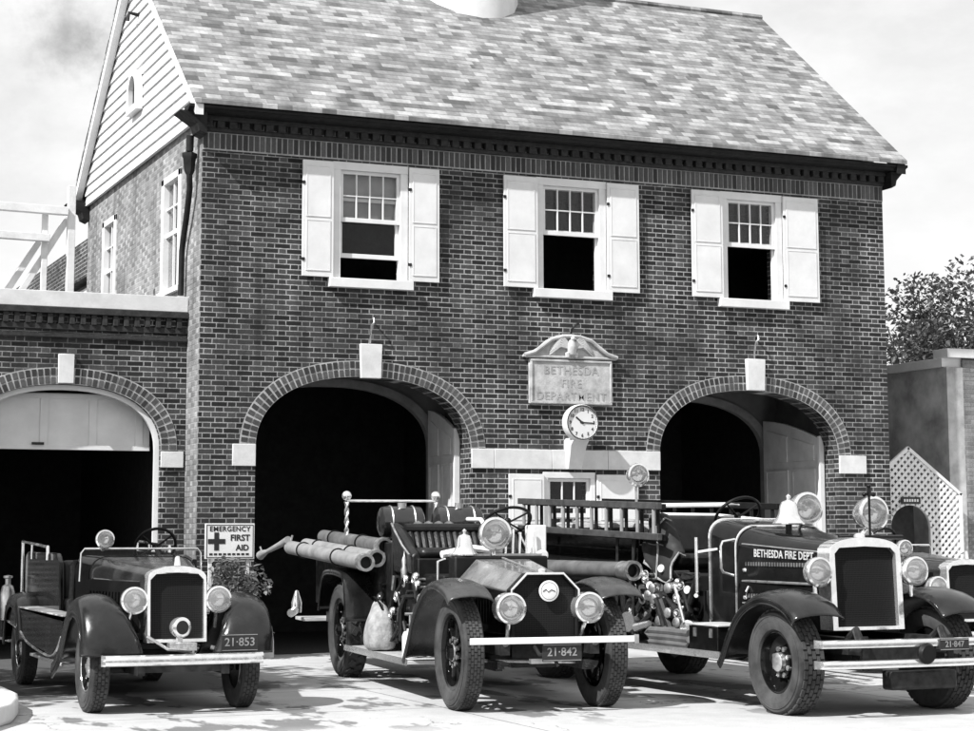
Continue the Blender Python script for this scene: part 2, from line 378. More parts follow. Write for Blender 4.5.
rd = MB(); rd.add([(-400, -60, .004), (400, -60, .004), (400, -11.6, .004), (-400, -11.6, .004)], [(0, 1, 2, 3)])
struct(rd.build('road', 'asphalt', smooth=0))

# ------------------------------------------------------------------ the fire station
W, D, ZE = 10.374, 7.2, 6.84
st = thing('fire_station', 'two storey dark brick fire station with slate roof, white shutters and two arched engine doors', 'fire station')
def arch(cx, hw, zs, rise, n=28, z0=0., grow=0., e=2.3):
    h, r = hw+grow, rise+grow; pts = [(cx-h, z0)]
    for i in range(n+1):
        a = math.pi - math.pi*i/n; c, s_ = math.cos(a), math.sin(a)
        pts.append((cx + h*math.copysign(abs(c)**(2/e), c), zs + r*abs(s_)**(2/e)))
    pts.append((cx+h, z0)); return pts
A1 = (2.235, 1.485, 2.6, .97); A2 = (8.03, 1.465, 2.6, .95); A3 = (-1.56, 1.235, 2.6, .81)
WIN = [(1.79, 2.78), (4.72, 5.73), (7.62, 8.58)]; WZ0, WZ1 = 4.84, 6.37
LW = (4.79, 5.53, 1.05, 2.33)
holes = [arch(*A1, z0=.001), arch(*A2, z0=.001)] + [[(a, WZ0), (b, WZ0), (b, WZ1), (a, WZ1)] for a, b in WIN] + [[(LW[0], LW[2]), (LW[1], LW[2]), (LW[1], LW[3]), (LW[0], LW[3])]]
TH = .35
w = MB()
ol = [(0, 0)]
for A in (A1, A2): ol += arch(*A, z0=0)
ol += [(W, 0), (W, ZE), (0, ZE)]
w.plate([ol] + holes[2:], TH, lambda a, b, t: (a, t, b))
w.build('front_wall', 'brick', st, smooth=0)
def side_wall(x, out, wins, mat):
    o = MB(); lp = [[(.352, 0), (D, 0), (D, ZE), (.352, ZE)]] + [[(a, b), (c, b), (c, d), (a, d)] for a, c, b, d in wins]
    o.plate(lp, .3, lambda a, b, t: (x - out*t, a, b)); return o.build('side_wall', mat, st, smooth=0)
SW = [(1.04, 2.1, 4.78, 6.38), (5.02, 5.98, 4.78, 6.38)]
side_wall(0, -1, SW, 'sidebrick')
# skin of the corner return, same sunlit brick tone as the side
MB().box(-.004, -.0005, .0, .352, 0, ZE).build('side_wall', 'sidebrick', st, smooth=0)
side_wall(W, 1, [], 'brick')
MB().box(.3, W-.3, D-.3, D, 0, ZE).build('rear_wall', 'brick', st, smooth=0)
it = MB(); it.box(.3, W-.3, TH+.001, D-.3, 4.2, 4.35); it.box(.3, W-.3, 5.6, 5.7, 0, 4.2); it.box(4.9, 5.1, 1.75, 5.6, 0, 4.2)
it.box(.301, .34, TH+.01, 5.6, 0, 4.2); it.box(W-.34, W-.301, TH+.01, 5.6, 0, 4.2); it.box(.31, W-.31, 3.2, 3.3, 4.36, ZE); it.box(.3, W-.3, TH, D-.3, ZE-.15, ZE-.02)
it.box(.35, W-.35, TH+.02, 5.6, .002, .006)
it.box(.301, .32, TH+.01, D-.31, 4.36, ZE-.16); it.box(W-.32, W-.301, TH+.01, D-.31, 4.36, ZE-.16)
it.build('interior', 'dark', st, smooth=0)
# recessed inner arch frames and folded-back door leaves in each engine bay
for A, dy in ((A1, 1.45), (A2, 2.0)):
    cx, hw, zs, ri = A
    o = MB(); inn = arch(cx, hw-.02, zs+.1, ri-.12, z0=0.01); out = [(cx-hw-.6, 0.01)] + [] ; 
    ring = arch(cx, hw+.11, zs+.1, ri-.01, z0=0.01)
    o.plate([ring + list(reversed(inn))], .12, lambda a, b, t: (a, dy+t, b)); o.build('inner_arch', 'doorframe', st)
    rv = MB(); lp = [[(cx-hw-.35, .01), (cx-hw-.35, 4.18), (cx+hw+.35, 4.18), (cx+hw+.35, .01)] + list(reversed(arch(cx, hw+.105, zs+.1, ri-.015, z0=.01)))]
    rv.plate(lp, .05, lambda a, b, t: (a, dy+.03+t, b)); rv.build('bulkhead', 'reveal', st, smooth=0)
    vs = MB(); vs.box(cx+hw+.22, cx+hw+.26, TH+.002, dy, .01, 4.1); vs.box(cx-hw-.26, cx-hw-.22, TH+.002, dy, .01, 4.1); vs.box(cx-hw-.25, cx+hw+.25, TH+.002, dy, 4.05, 4.15)
    vs.build('vestibule', 'reveal', st, smooth=0)
    MB().box(cx+hw-.085, cx+hw-.004, TH+.015, TH+.073, .01, 2.95).build('door_post', 'white', st, bevel=.004)
    # the right leaf, folded back square to the front
    xl = cx+hw-.06; y0, y1 = TH+.075, dy-.05
    leaf = [(y0, .05), (y1, .05), (y1, 3.25)] + [(y1-(y1-y0)*t, 3.25-.33*t**1.6) for t in (.2, .4, .6, .8)] + [(y0, 2.92)]
    d = MB(); d.plate([leaf], .05, lambda a, b, t: (xl+t, a, b))
    lo = d.build('door_leaf', 'door', st, bevel=.004)
    pn = MB(); m_ = (y1-y0)/2
    for c in range(2):
        ya = y0+.11+c*(m_-.03); yb = ya+m_-.2
        for za, zb in ((.2, .95), (1.1, 1.75), (1.9, 2.45)):
            pn.box(xl-.014, xl-.002, ya, yb, za, zb)
            for q in ((ya-.03, ya, za-.03, zb+.03), (yb, yb+.03, za-.03, zb+.03), (ya, yb, zb, zb+.03), (ya, yb, za-.03, za)): pn.box(xl-.022, xl-.002, q[0], q[1], q[2], q[3])
        pn.plate([[(ya, 2.6), (yb, 2.6), (yb, 3.1 if c else 2.95), (ya, 2.98 if c else 2.82)]], .014, lambda a, b, t: (xl-.002-t, a, b))
    pn.build('panel', 'door', lo, bevel=.004)
# bricks of the arch rings: two courses of rowlocks on a mortar bed
def arch_ring(A, yf, parent, depth=.1):
    cx, hw, zs, ri = A
    o = MB(); mb = MB()
    crv = arch(cx, hw, zs, ri, n=200)[1:-1]
    crv = [(cx-hw, zs-.0)] + crv + [(cx+hw, zs)]
    L = [0]
    for i in range(1, len(crv)): L.append(L[-1] + math.dist(crv[i-1], crv[i]))
    n = int(L[-1]/.073)
    def at(sv):
        for i in range(1, len(crv)):
            if L[i] >= sv and L[i] > L[i-1]:
                t = (sv-L[i-1])/(L[i]-L[i-1]); a, b = crv[i-1], crv[i]
                p = (a[0]+t*(b[0]-a[0]), a[1]+t*(b[1]-a[1])); tx, tz = b[0]-a[0], b[1]-a[1]; q = math.hypot(tx, tz)
                return p, (tx/q, tz/q)
    inner = [p for p in crv[::4]] + [crv[-1]]
    outer = []
    prev = None
    for i in range(0, len(crv), 4):
        a = crv[max(0, i-3)]; b = crv[min(len(crv)-1, i+3)]; q = math.dist(a, b) or 1
        outer.append((crv[i][0]-(b[1]-a[1])/q*.213, crv[i][1]+(b[0]-a[0])/q*.213))
    outer.append((crv[-1][0]+.213, crv[-1][1]))
    mb.plate([inner + list(reversed(outer))], .006, lambda a, b, t: (a, yf-t, b)); 
    ringo = mb.build('arch_ring', 'mortar', parent, smooth=0)
    for i in range(n):
        (p, tg) = at((i+.5)*L[-1]/n); nx, nz_ = -tg[1], tg[0]
        for rr in (.053, .157):
            jit = rnd.uniform(-.004, .004)
            c = (p[0]+nx*(rr+jit), yf-.004, p[1]+nz_*(rr+jit))
            ang = math.atan2(tg[1], tg[0]); wd = .054*(1+rr*.55)
            o.obox(c, (wd, .018+rnd.uniform(-.003, .003), .086), (0, -ang, 0))
    o.build('voussoirs', ring_mat, ringo, bevel=.003, smooth=0)
def island_brick():
    m, t, p = newmat('loose_brick')
    rn = t.n('ShaderNodeNewGeometry').outputs['Random Per Island']; co = t.n('ShaderNodeTexCoord').outputs['Object']
    link(m, t.m('MULTIPLY', t.mix(t.m('POWER', rn, 1.3), .018, .085), t.rng(t.noise(co, 40, 4), .3, .7, .75, 1.25)), p.inputs['Base Color'])
    p.inputs['Roughness'].default_value = .8
    return m
ring_mat = island_brick()
arch_ring(A1, -.001, st); arch_ring(A2, -.001, st)
# stone trim
def stone_block(x0, x1, z0, z1, y0=-.035, y1=-.0005, name='stone_block', par=None): return MB().box(x0, x1, y0, y1, z0, z1).build(name, 'stone', par or st, bevel=.006)
for cx in (2.285, 8.1): 
    MB().plate([[(cx-.135, 3.55), (cx+.135, 3.55), (cx+.15, 4.0), (cx-.15, 4.0)]], .07, lambda a, b, t: (a, -.012-t, b)).build('keystone', 'stone', st, bevel=.006)
    MB().tube([(cx+.02, -.01, 4.33), (cx+.02, -.1, 4.33), (cx+.02, -.13, 4.28), (cx-.01, -.1, 4.24), (cx, -.04, 4.12), (cx, -.02, 4.02)], .012, 8).build('hook', 'brushed', st)
stone_block(.445, .748, 2.39, 2.668, name='impost'); stone_block(9.497, 9.95, 2.39, 2.65, name='impost')
MB().box(9.4965, 9.6, -.034, .3, 2.391, 2.649).build('impost', 'stone', st)
bx = [3.722, 4.05, 4.9, 5.75, 6.562]
for i in range(4): stone_block(bx[i]+.002, bx[i+1]-.002, 2.4, 2.66, name='band_course')
# soldier course, dentils and eave
o = MB(); n = 137; pitch = W/n
for i in range(n):
    x = (i+.5)*pitch; o.box(x-pitch*.37, x+pitch*.37, -.022+rnd.uniform(-.003, .003), .0, 6.45, 6.645)
so = MB().box(.001, W-.001, -.012, -.0005, 6.43, 6.66).build('soldier_course', 'mortar', st, smooth=0)
o.build('soldier_brick', ring_mat, so, bevel=.002, smooth=0)['kind'] = 'stuff'
o = MB(); o.box(.0, W, -.06, -.0005, 6.662, 6.70); o.box(-.02, W+.02, -.1, .0, 6.80, 6.86)
for i in range(64):
    x = .06 + i*(W-.12)/63; o.box(x-.05, x+.05, -.085, -.0005, 6.71, 6.80)
o.box(.0, W, -.062, -.0005, 6.6995, 6.711)
o.build('dentil_course', 'shadebrick', st, bevel=.004, smooth=0)
ev = MB()
prof = [(-.06, 6.861), (-.24, 6.861), (-.27, 6.88), (-.3, 6.9), (-.33, 6.905), (-.33, 6.945), (-.06, 6.945)]
ev.loft([[(x, y, z) for y, z in prof] for x in (-.26, W+.24)]); 
ev.build('eave', 'eave', st, bevel=.004); ev = MB(); ev.loft([[(x, 2*3.6-y, z) for y, z in prof] for x in (-.26, W+.24)]); ev.build('eave', 'eave', st, bevel=.004)
for y, sg in ((0, 1), (7.2, -1)):                         # returns of the gutter on the gable walls
    for ring in ([(-.003, 6.58), (-.1, 6.62), (-.13, 6.72), (-.36, 6.87), (-.003, 6.88)], [(W+.003, 6.6), (W+.08, 6.64), (W+.1, 6.72), (W+.22, 6.85), (W+.003, 6.85)]):
        MB().loft([[(x, yy, z) for x, z in ring] for yy in (y-sg*.24, y+sg*.12)]).build('eave_return', 'eave', st, bevel=.004)
# roof
RY, RZ = 3.6, 10.12
def rz_at(y): return 6.948 + (RZ-6.948)*(min(y, 2*RY-y)+.37)/(RY+.37)
rf = MB()
for sgn in (1, -1):
    pr = [(-.37, 6.948), (RY, RZ), (RY, RZ+.07), (-.37, 7.005)]
    rf.loft([[(x, y if sgn == 1 else 2*RY-y, z) for y, z in pr] for x in (-.2, W+.2)])
rfo = rf.build('roof', 'slate', st, smooth=0)
MB().tube([(-.2, RY, RZ+.06), (W+.2, RY, RZ+.06)], .06, 8).build('ridge', 'slate', rfo)
gw = MB()
for x, t in ((-.03, .2), (W-.17, .2)): gw.plate([[(-.05, ZE), (2*RY+.05, ZE), (RY, RZ-.1)]], t, lambda a, b, tt: (x+tt, a, b))
gw.build('gable', 'white', st, smooth=0)
cb = MB(); z = ZE-.02; ex = .165
while z < RZ-.15:
    t0 = (z-6.9)/(RZ-6.9); y0 = -.3+t0*(RY+.3)+.02; 
    if z < 7.0: y0 = .06
    z1 = z+ex+.02; t1 = (z1-6.9)/(RZ-6.9); yb = -.3+t1*(RY+.3)+.02
    if z1 < 7.05: yb = .06
    yb = min(yb, RY); y0 = min(y0, RY)
    cb.loft([[(-.075, y0, z), (-.034, y0, z), (-.034, yb, z1), (-.042, yb, z1)], [(-.075, 2*RY-y0, z), (-.034, 2*RY-y0, z), (-.034, 2*RY-yb, z1), (-.042, 2*RY-yb, z1)]])
    z += ex
cb.build('clapboard', 'white', st, smooth=0)
for sgn in (1, -1):
    pr = [(-.345, 6.8), (-.345, 6.945), (RY, RZ-.005), (RY, RZ-.19)]
    for xs in ((-.19, -.08), (W+.04, W+.19)): MB().loft([[(x, y if sgn == 1 else 2*RY-y, z) for y, z in pr] for x in xs]).build('rake_board', 'white' if xs[0] < 0 else 'eave', st, bevel=.004)
lu = MB(); la = [(y, z) for y, z in arch(3.5, .32, 7.92, .34, n=16, z0=7.62, e=2)]; li = arch(3.5, .22, 7.92, .24, n=16, z0=7.72, e=2)
lu.plate([la, li], .1, lambda a, b, t: (-.06-t, a, b)); luo = lu.build('gable_window', 'white', st, bevel=.004)
MB().plate([li], .0, lambda a, b, t: (-.085, a, b)).build('pane', 'signblack', luo)
MB().box(-.1, -.07, 3.47, 3.53, 7.72, 8.15).build('muntin', 'white', luo)
MB().tube([(-.06, 3.55, 9.1), (-.2, 3.55, 9.12), (-.22, 3.55, 9.0)], .03, 8).build('hook', 'iron', st)
# cupola
cu = MB(); 
oc = [(5.0+.9*math.cos(R(22.5*i)), 3.42+.9*math.sin(R(22.5*i))) for i in range(16)]
cu.loft([[(x, y, z) for x, y in oc] for z in (8.2, 12.2)])
cuo = cu.build('cupola', 'white', st, bevel=.01)
MB().loft([[(5.0+r*.8*math.cos(R(22.5+45*i)), 3.42+r*.8*math.sin(R(22.5+45*i)), z) for i in range(8)] for r, z in ((1.3, 12.2), (1.3, 12.35), (.9, 12.9), (.3, 13.9), (.02, 14.3))]).build('cupola_roof', 'bronze', cuo)
# upstairs windows
def sash(x0, x1, z0, z1, y, nx, nz, par, mat='glass', fr=.045, mu=.018):
    o = MB(); o.box(x0, x1, y-.035, y, z0, z0+fr*1.3); o.box(x0, x1, y-.035, y, z1-fr, z1); o.box(x0, x0+fr, y-.0345, y, z0+fr*1.3, z1-fr); o.box(x1-fr, x1, y-.0345, y, z0+fr*1.3, z1-fr)
    a, b, c, d = x0+fr, x1-fr, z0+fr*1.3, z1-fr
    for i in range(1, nx): xx = a+(b-a)*i/nx; o.box(xx-mu/2, xx+mu/2, y-.03, y, c, d)
    for i in range(1, nz): zz = c+(d-c)*i/nz; o.box(a, b, y-.029, y, zz-mu/2, zz+mu/2)
    s_ = o.build('sash', 'white', par, bevel=.003)
    MB().box(a, b, y-.016, y-.012, c, d).build('pane', mat, s_, smooth=0)
    return s_
def shutter(x0, x1, z0, z1, par, mid=.5):
    o = MB(); o.box(x0, x1, -.07, -.035, z0, z1); so = o.build('shutter', 'white', par, bevel=.004)
    p = MB(); zm = z0+(z1-z0)*mid
    for a, b in ((z0+.09, zm-.035), (zm+.035, z1-.08)):
        p.box(x0+.06, x1-.06, -.0745, -.0702, a, b)
        for q in ((x0+.045, x0+.06, a-.015, b+.015), (x1-.06, x1-.045, a-.015, b+.015), (x0+.06, x1-.06, b, b+.015), (x0+.06, x1-.06, a-.015, a)): p.box(q[0], q[1], -.078, -.0702, q[2], q[3])
    p.build('panel', 'white', so, bevel=.002)
    for zz in (z0+.22, z1-.3): MB().box(x0-.012, x0+.03, -.079, -.0705, zz-.02, zz+.02).build('hinge', 'iron', so)
SH = [((1.33, 1.755), (2.815, 3.245)), ((4.19, 4.695), (5.76, 6.255)), ((7.1, 7.6), (8.61, 9.2))]
for i, (a, b) in enumerate(WIN):
    f = MB(); f.box(a-.03, a+.075, -.028, .12, WZ0, WZ1); f.box(b-.075, b+.03, -.028, .12, WZ0, WZ1); f.box(a-.03, b+.03, -.034, .12, WZ1-.075, WZ1+.03)
    wo_ = f.build('window', 'white', st, bevel=.004)
    MB().box(a-.09, b+.09, -.095, .1, WZ0-.11, WZ0+.012).build('sill', 'white', wo_, bevel=.006)
    zm = WZ0 + .79
    sash(a+.076, b-.076, zm-.02, WZ1-.076, .04, 4, 2, wo_)
    if i == 0: sash(a+.078, b-.078, WZ0+.3, zm+.31, .085, 1, 1, wo_)
    else: sash(a+.078, b-.078, zm+.0, WZ1-.08, .085, 1, 1, wo_); [MB().box(q, q+.03, .05, .085, WZ0+.012, zm).build('guide', 'white', wo_) for q in (a+.0765, b-.1065)]
    if i == 0: MB().box(a+.08, b-.08, .1, .104, zm+.02, WZ1-.08).build('blind', 'blind', wo_)
    for s0, s1 in SH[i]: shutter(s0, s1, 4.855, 6.385, st)
a, b, c, d = LW
f = MB(); f.box(a-.02, a+.05, -.028, .12, c, d); f.box(b-.05, b+.02, -.028, .12, c, d); f.box(a-.02, b+.02, -.03, .12, d-.05, d+.03)
wo_ = f.build('window', 'white', st, bevel=.004); MB().box(a-.08, b+.08, -.09, .1, c-.1, c+.01).build('sill', 'white', wo_, bevel=.006)
sash(a+.051, b-.051, 1.75, d-.051, .04, 3, 1, wo_); sash(a+.053, b-.053, c+.011, 1.78, .08, 3, 1, wo_)
shutter(4.25, 4.765, 1.06, 2.33, st); shutter(5.56, 6.19, 1.06, 2.33, st)
for a, c, b, d in SW:                               # side windows
    f = MB(); f.box(-.02, .12, a, a+.13, b, d); f.box(-.02, .12, c-.13, c, b, d); f.box(-.02, .12, a, c, d-.09, d-.001); f.box(-.06, .1, a-.04, c+.04, b-.05, b+.02)
    f.box(.02, .07, a+.13, c-.13, (b+d)/2-.03, (b+d)/2+.03); f.box(.025, .06, (a+c)/2-.012, (a+c)/2+.012, b, d-.09); f.box(.025, .06, a+.13, c-.13, b+1.15, b+1.175)
    wo_ = f.build('side_window', 'white', st, bevel=.003); MB().box(.065, .07, a+.13, c-.13, b+.02, d-.09).build('pane', 'glass', wo_, smooth=0)
# downspout at the left corner
dn = MB(); dn.tube([(-.13, .12, 6.62), (-.13, .14, 6.42)], .05, 12); dn.lathe([(.05, 0), (.1, .02), (.1, .07), (.085, .09), (.07, .25), (.045, .3)], (-.12, .18, 6.42), (0, 0, -1), 4)
dn.tube([(-.12, .18, 6.15), (-.1, .22, 5.95), (-.08, .45, 5.6), (-.07, .62, 5.38), (-.07, .7, 5.2), (-.07, .72, 4.62)], .04, 10)
dn.build('downspout', 'bronze', st)
# bowed white wheel guard at the foot of the jamb
o = MB(); o.lathe([(.13, 0), (.125, .2), (.1, .38), (.06, .47), (.0, .5)], (.86, -.1, 0), (0, 0, 1), 20); o.build('wheel_guard', 'white', st)

# ------------------------------------------------------------------ left garage wing
YW = .62
gr = thing('garage_wing', 'low brick garage wing with pale stone coping and an arched door, left of the station', 'garage')
w = MB(); w.plate([[(-14, 0)] + arch(*A3, z0=0) + [(-.006, 0), (-.006, 4.38), (-14, 4.38)]], .35, lambda a, b, t: (a, YW+t, b)); w.build('front_wall', 'brick', gr, smooth=0)
MB().box(-14, -.006, YW-.06, YW+.42, 4.381, 4.585).build('coping', 'stone', gr, bevel=.008)
o = MB(); o.box(-14, -.006, YW-.05, YW-.001, 4.0, 4.05); o.box(-14, -.006, YW-.09, YW-.001, 4.3, 4.379)
for i in range(100): 
    x = -.12 - i*.138; o.box(x-.032, x+.032, YW-.07, YW-.001, 4.17, 4.3)
o.box(-14, -.006, YW-.045, YW-.001, 4.1, 4.17)
o.build('dentil_course', 'shadebrick', gr, bevel=.004, smooth=0)
MB().box(-14, -.01, YW+.36, 6.6, 4.2, 4.36).build('roof', 'roofing', gr, smooth=0)
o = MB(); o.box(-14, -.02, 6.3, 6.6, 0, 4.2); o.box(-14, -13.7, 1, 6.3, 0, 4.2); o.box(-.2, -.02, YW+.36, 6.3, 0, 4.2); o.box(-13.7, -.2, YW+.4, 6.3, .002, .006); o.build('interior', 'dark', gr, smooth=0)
arch_ring(A3, YW-.001, gr)
cx = -1.56; MB().plate([[(cx-.095, 3.42), (cx+.095, 3.42), (cx+.1, 3.79), (cx-.1, 3.79)]], .05, lambda a, b, t: (a, YW-.012-t, b)).build('keystone', 'stone', gr, bevel=.006)
MB().box(-.322, -.03, YW-.03, YW+.1, 2.38, 2.585).build('impost', 'stone', gr, bevel=.005)
fr = MB(); fr.plate([arch(cx, 1.232, 2.6, .807, z0=.01) + list(reversed(arch(cx, 1.17, 2.6, .745, z0=.01)))], .06, lambda a, b, t: (a, YW+.06+t, b)); fr.build('door_frame', 'white', gr)
dr = MB(); dr.box(cx-1.16, cx+1.16, YW+.3, YW+.35, 2.6, 3.32); 
for x in (cx-.8, cx-.2, cx+.42, cx+1.02): dr.box(x-.05, x+.05, YW+.285, YW+.299, 2.64, 3.3)
for z in (2.6, 3.25): dr.box(cx-1.16, cx+1.16, YW+.28, YW+.299, z, z+.06)
dro = dr.build('raised_door', 'white', gr, bevel=.003); MB().box(cx-.35, cx-.2, YW+.25, YW+.28, 2.66, 2.69).build('handle', 'iron', dro)
# unpainted timber railing on the wing's roof
rl = thing('roof_railing', 'weathered timber railing with braces standing on the roof of the low garage wing', 'railing', (-1.5, 2, 4.36))
def bar(parts, name): 
    for a, b, t in parts:
        a, b = Vector(a), Vector(b); d = (b-a); q = d.to_track_quat('Z', 'X').to_matrix()
        MB().obox((a+b)/2, (t, t, d.length), mat=q).build(name, 'greywood', rl, bevel=.006)
P0 = Vector((-1.5, 2, 4.36))
def rp(x, z, y=2.): return Vector((x, y, z)) - P0
bar([(rp(-1.62, 4.36), rp(-1.62, 5.85), .075), (rp(-1.27, 4.36), rp(-1.27, 6.2), .1), (rp(-4.2, 4.36), rp(-4.2, 5.85), .075)], 'post')
bar([(rp(-5, 5.9, 1.93), rp(-1.33, 5.84, 1.93), .11), (rp(-5, 5.52, 1.92), rp(-1.57, 5.46, 1.92), .1)], 'rail')
bar([(rp(-2.1, 4.4, 2.08), rp(-1.3, 5.78, 2.08), .085), (rp(-2.22, 4.5, 2.2), rp(-1.66, 5.45, 2.2), .085)], 'brace')
# rear annex seen past the wing
an = thing('rear_annex', 'long brick annex with dark parapet band behind the station, past its gable wall', 'building')
MB().box(.3, 6, 7.25, 17, 0, 5.75).build('wall', 'sidebrick', an, smooth=0)
MB().box(.08, 6, 7.25, 17.1, 5.75, 6.38).build('parapet', 'brick', an, smooth=0)
for y in (8, 10, 12):
    o = MB(); o.box(.22, .299, y, y+1.1, 4.5, 5.65); wo_ = o.build('window', 'white', an, bevel=.004); MB().box(.205, .219, y+.12, y+.98, 4.6, 5.5).build('pane', 'glass', wo_)

# ------------------------------------------------------------------ things on the front wall
pq = thing('stone_plaque', 'carved stone plaque with an eagle crest naming the fire department, above the wall clock', 'plaque', (5.185, 0, 3.28))
MB().box(-.62, .62, -.06, -.001, 0, .61).build('tablet', 'carved', pq, bevel=.008)
o = MB()
for q in ((-.615, .615, .575, .605), (-.615, .615, .005, .035), (-.615, -.585, .035, .575), (.585, .615, .035, .575)): o.box(q[0], q[1], -.078, -.0605, q[2], q[3])
o.build('border', 'carved', pq, bevel=.006)
for tx, z, sz in (('BETHESDA', .41, .16), ('FIRE', .235, .155), ('DEPARTMENT', .06, .155)): MB().text(tx, sz, front(0, z, -.0605), .004, bold=.0015, space=1.12).build('lettering', 'incised', pq, smooth=0)
cr = [(-.72, .63), (.72, .63), (.7, .67), (.6, .7), (.48, .77), (.36, .87), (.2, .94), (0, .955), (-.2, .94), (-.36, .87), (-.48, .77), (-.6, .7), (-.7, .67)]
MB().plate([cr], .05, lambda a, b, t: (a, -.001-t, b)).build('pediment', 'carved', pq, bevel=.012)
o = MB()
o.tube([(-.7, -.07, .655), (-.55, -.075, .7), (-.42, -.075, .79), (-.3, -.075, .88), (-.12, -.075, .925), (0, -.075, .93), (.12, -.075, .925), (.3, -.075, .88), (.42, -.075, .79), (.55, -.075, .7), (.7, -.07, .655)], .03, 8)
o.tube([(-.68, -.06, .64), (.68, -.06, .64)], .02, 8)
o.build('moulding', 'carved', pq)
eg = MB(); eg.lathe([(.0, -.14), (.05, -.1), (.07, -.02), (.06, .05), (.035, .1), (.0, .11)], (0, -.08, .78), (0, 0, 1), 12); eg.ball((.012, -.1, .895), .034, 10); eg.tube([(.03, -.115, .895), (.065, -.125, .882)], [.014, .003], 6)
for s_ in (-1, 1):
    for i in range(6):
        a = R(100-22*i); L = .3-.02*i
        eg.tube([(s_*.04, -.07, .82-.01*i), (s_*(.04+.14*math.cos(R(48-12*i))), -.075, .84+.09*math.sin(R(80-22*i))), (s_*(.1+.06*i*.35+.16*math.cos(R(30-14*i))), -.06, .80-.03*i+.02)], [.022, .03, .012], 6)
    eg.lathe([(.0, -.05), (.035, -.03), (.04, .03), (.0, .05)], (s_*.06, -.08, .67), (0, 0, 1), 8)
eg.build('eagle', 'carved', pq)
MB().tube([(.0, -.06, .97), (.0, -.1, 1.03), (.05, -.12, 1.09), (.1, -.1, 1.11)], .014, 6).build('hook', 'iron', pq)
ck = thing('wall_clock', 'round white drum clock showing quarter past ten, on a bracket below the stone plaque', 'clock', (5.21, -.27, 3.02))
MB().lathe([(.2, .1), (.238, .07), (.246, .03), (.246, -.05), (.238, -.08), (.226, -.085), (.222, -.06), (.0, -.055)], (0, 0, 0), (0, 1, 0), 40).build('drum', 'white', ck)
MB().lathe([(.222, -.058), (.222, -.064), (0, -.064)], (0, 0, 0), (0, 1, 0), 40).build('dial', 'dial', ck); MB().torus((0, -.083, 0), (0, 1, 0), .228, .007, 40, 8).build('rim', 'iron', ck)
o = MB()
for i in range(12):
    a = R(90-30*i); o.text(str(12 if i == 0 else i), .062, (lambda a: lambda p, q, t: (.175*math.cos(a)+p, -.0645-t, .175*math.sin(a)+q-.02))(a), .002, bold=.002)
    for k_ in range(5): 
        b = a+R(6*k_); o.obox((.214*math.cos(b), -.0655, .214*math.sin(b)), (.006, .002, .012), (0, -b+R(90), 0))
o.build('numerals', 'signblack', ck, smooth=0)
o = MB()
for ang, L, wd in ((R(90-308), .12, .022), (R(90-92), .17, .016)):
    c, s_ = math.cos(ang), math.sin(ang); o.obox((c*L*.4, -.069, s_*L*.4), (L*1.2, .003, wd), (0, -ang, 0))
o.lathe([(.018, 0), (.018, .01), (0, .012)], (0, -.066, 0), (0, -1, 0), 12)
o.build('hands', 'signblack', ck, smooth=0)
o = MB(); o.loft([[(x*.125/.125, y, z) for x, y in ((-hw, -d), (hw, -d), (hw, .268), (-hw, .268))] for z, hw, d in ((-.62, .1, -.16), (-.45, .11, -.1), (-.3, .12, -.04), (-.24, .12, .03), (-.2, .09, .03))]); o.build('bracket', 'stone', ck, bevel=.006)

sg = thing('first_aid_sign', 'white emergency first aid sign with black cross on posts beside the engine bay', 'sign', (.34, -.32, 0))
MB().box(-.315, .315, -.012, .012, 1.23, 1.665).build('board', 'white', sg, bevel=.003)
o = MB(); 
for q in ((-.3, .3, 1.642, 1.65), (-.3, .3, 1.245, 1.253), (-.3, -.292, 1.253, 1.642), (.292, .3, 1.253, 1.642)): o.box(q[0], q[1], -.0155, -.0125, q[2], q[3])
o.box(-.2, -.14, -.016, -.0125, 1.335, 1.555); o.box(-.28, -.2005, -.016, -.0125, 1.415, 1.475); o.box(-.1395, -.06, -.016, -.0125, 1.415, 1.475)
o.text('EMERGENCY', .085, front(.0, 1.57, -.0126), .003, bold=.002, space=1.1)
o.text('FIRST', .105, front(.13, 1.455, -.0126), .003, bold=.003); o.text('AID', .1, front(.16, 1.335, -.0126), .003, bold=.003)
for i in range(9): o.box(-.26+i*.058, -.26+i*.058+.04, -.015, -.0126, 1.275, 1.3)
o.build('lettering', 'signblack', sg, smooth=0)
for x in (-.24, .24): MB().box(x-.02, x+.02, .0125, .05, 0, 1.6).build('post', 'greywood', sg)

# ------------------------------------------------------------------ right: lattice, neighbour, trees
nb = thing('neighbour_building', 'low pale brick building with white coping at the right edge, behind the trellis', 'building', (11.98, .72, 0))
w = MB(); w.box(.3, 9, 0, .3, 0, 4.2); w.box(8.7, 9, .3, 8, 0, 4.2); w.build('front_wall', 'nbrick', nb, smooth=0)
MB().box(0, .299, .002, 12, 0, 4.08).build('side_wall', 'stucco', nb, smooth=0)
MB().box(-.05, .32, .05, 12, 4.081, 4.22).build('side_coping', 'stone', nb, bevel=.006)
MB().box(-.02, 9.05, -.06, .3, 4.221, 4.36).build('coping', 'stone', nb, bevel=.006)
MB().box(.3, 8.7, .3, 12, 3.9, 4.0).build('roof', 'roofing', nb, smooth=0)
lt = thing('lattice_trellis', 'white lattice trellis with a peaked top and a dark arched opening, right of the station', 'trellis', (11.06, .5, 0))
pk, hl, hr, zs_, zp = .0, -.665, .93, 2.12, 2.8
out = [(hl, 0), (hr, 0), (hr, zs_), (pk, zp), (hl, zp-.69*.665/.93)]
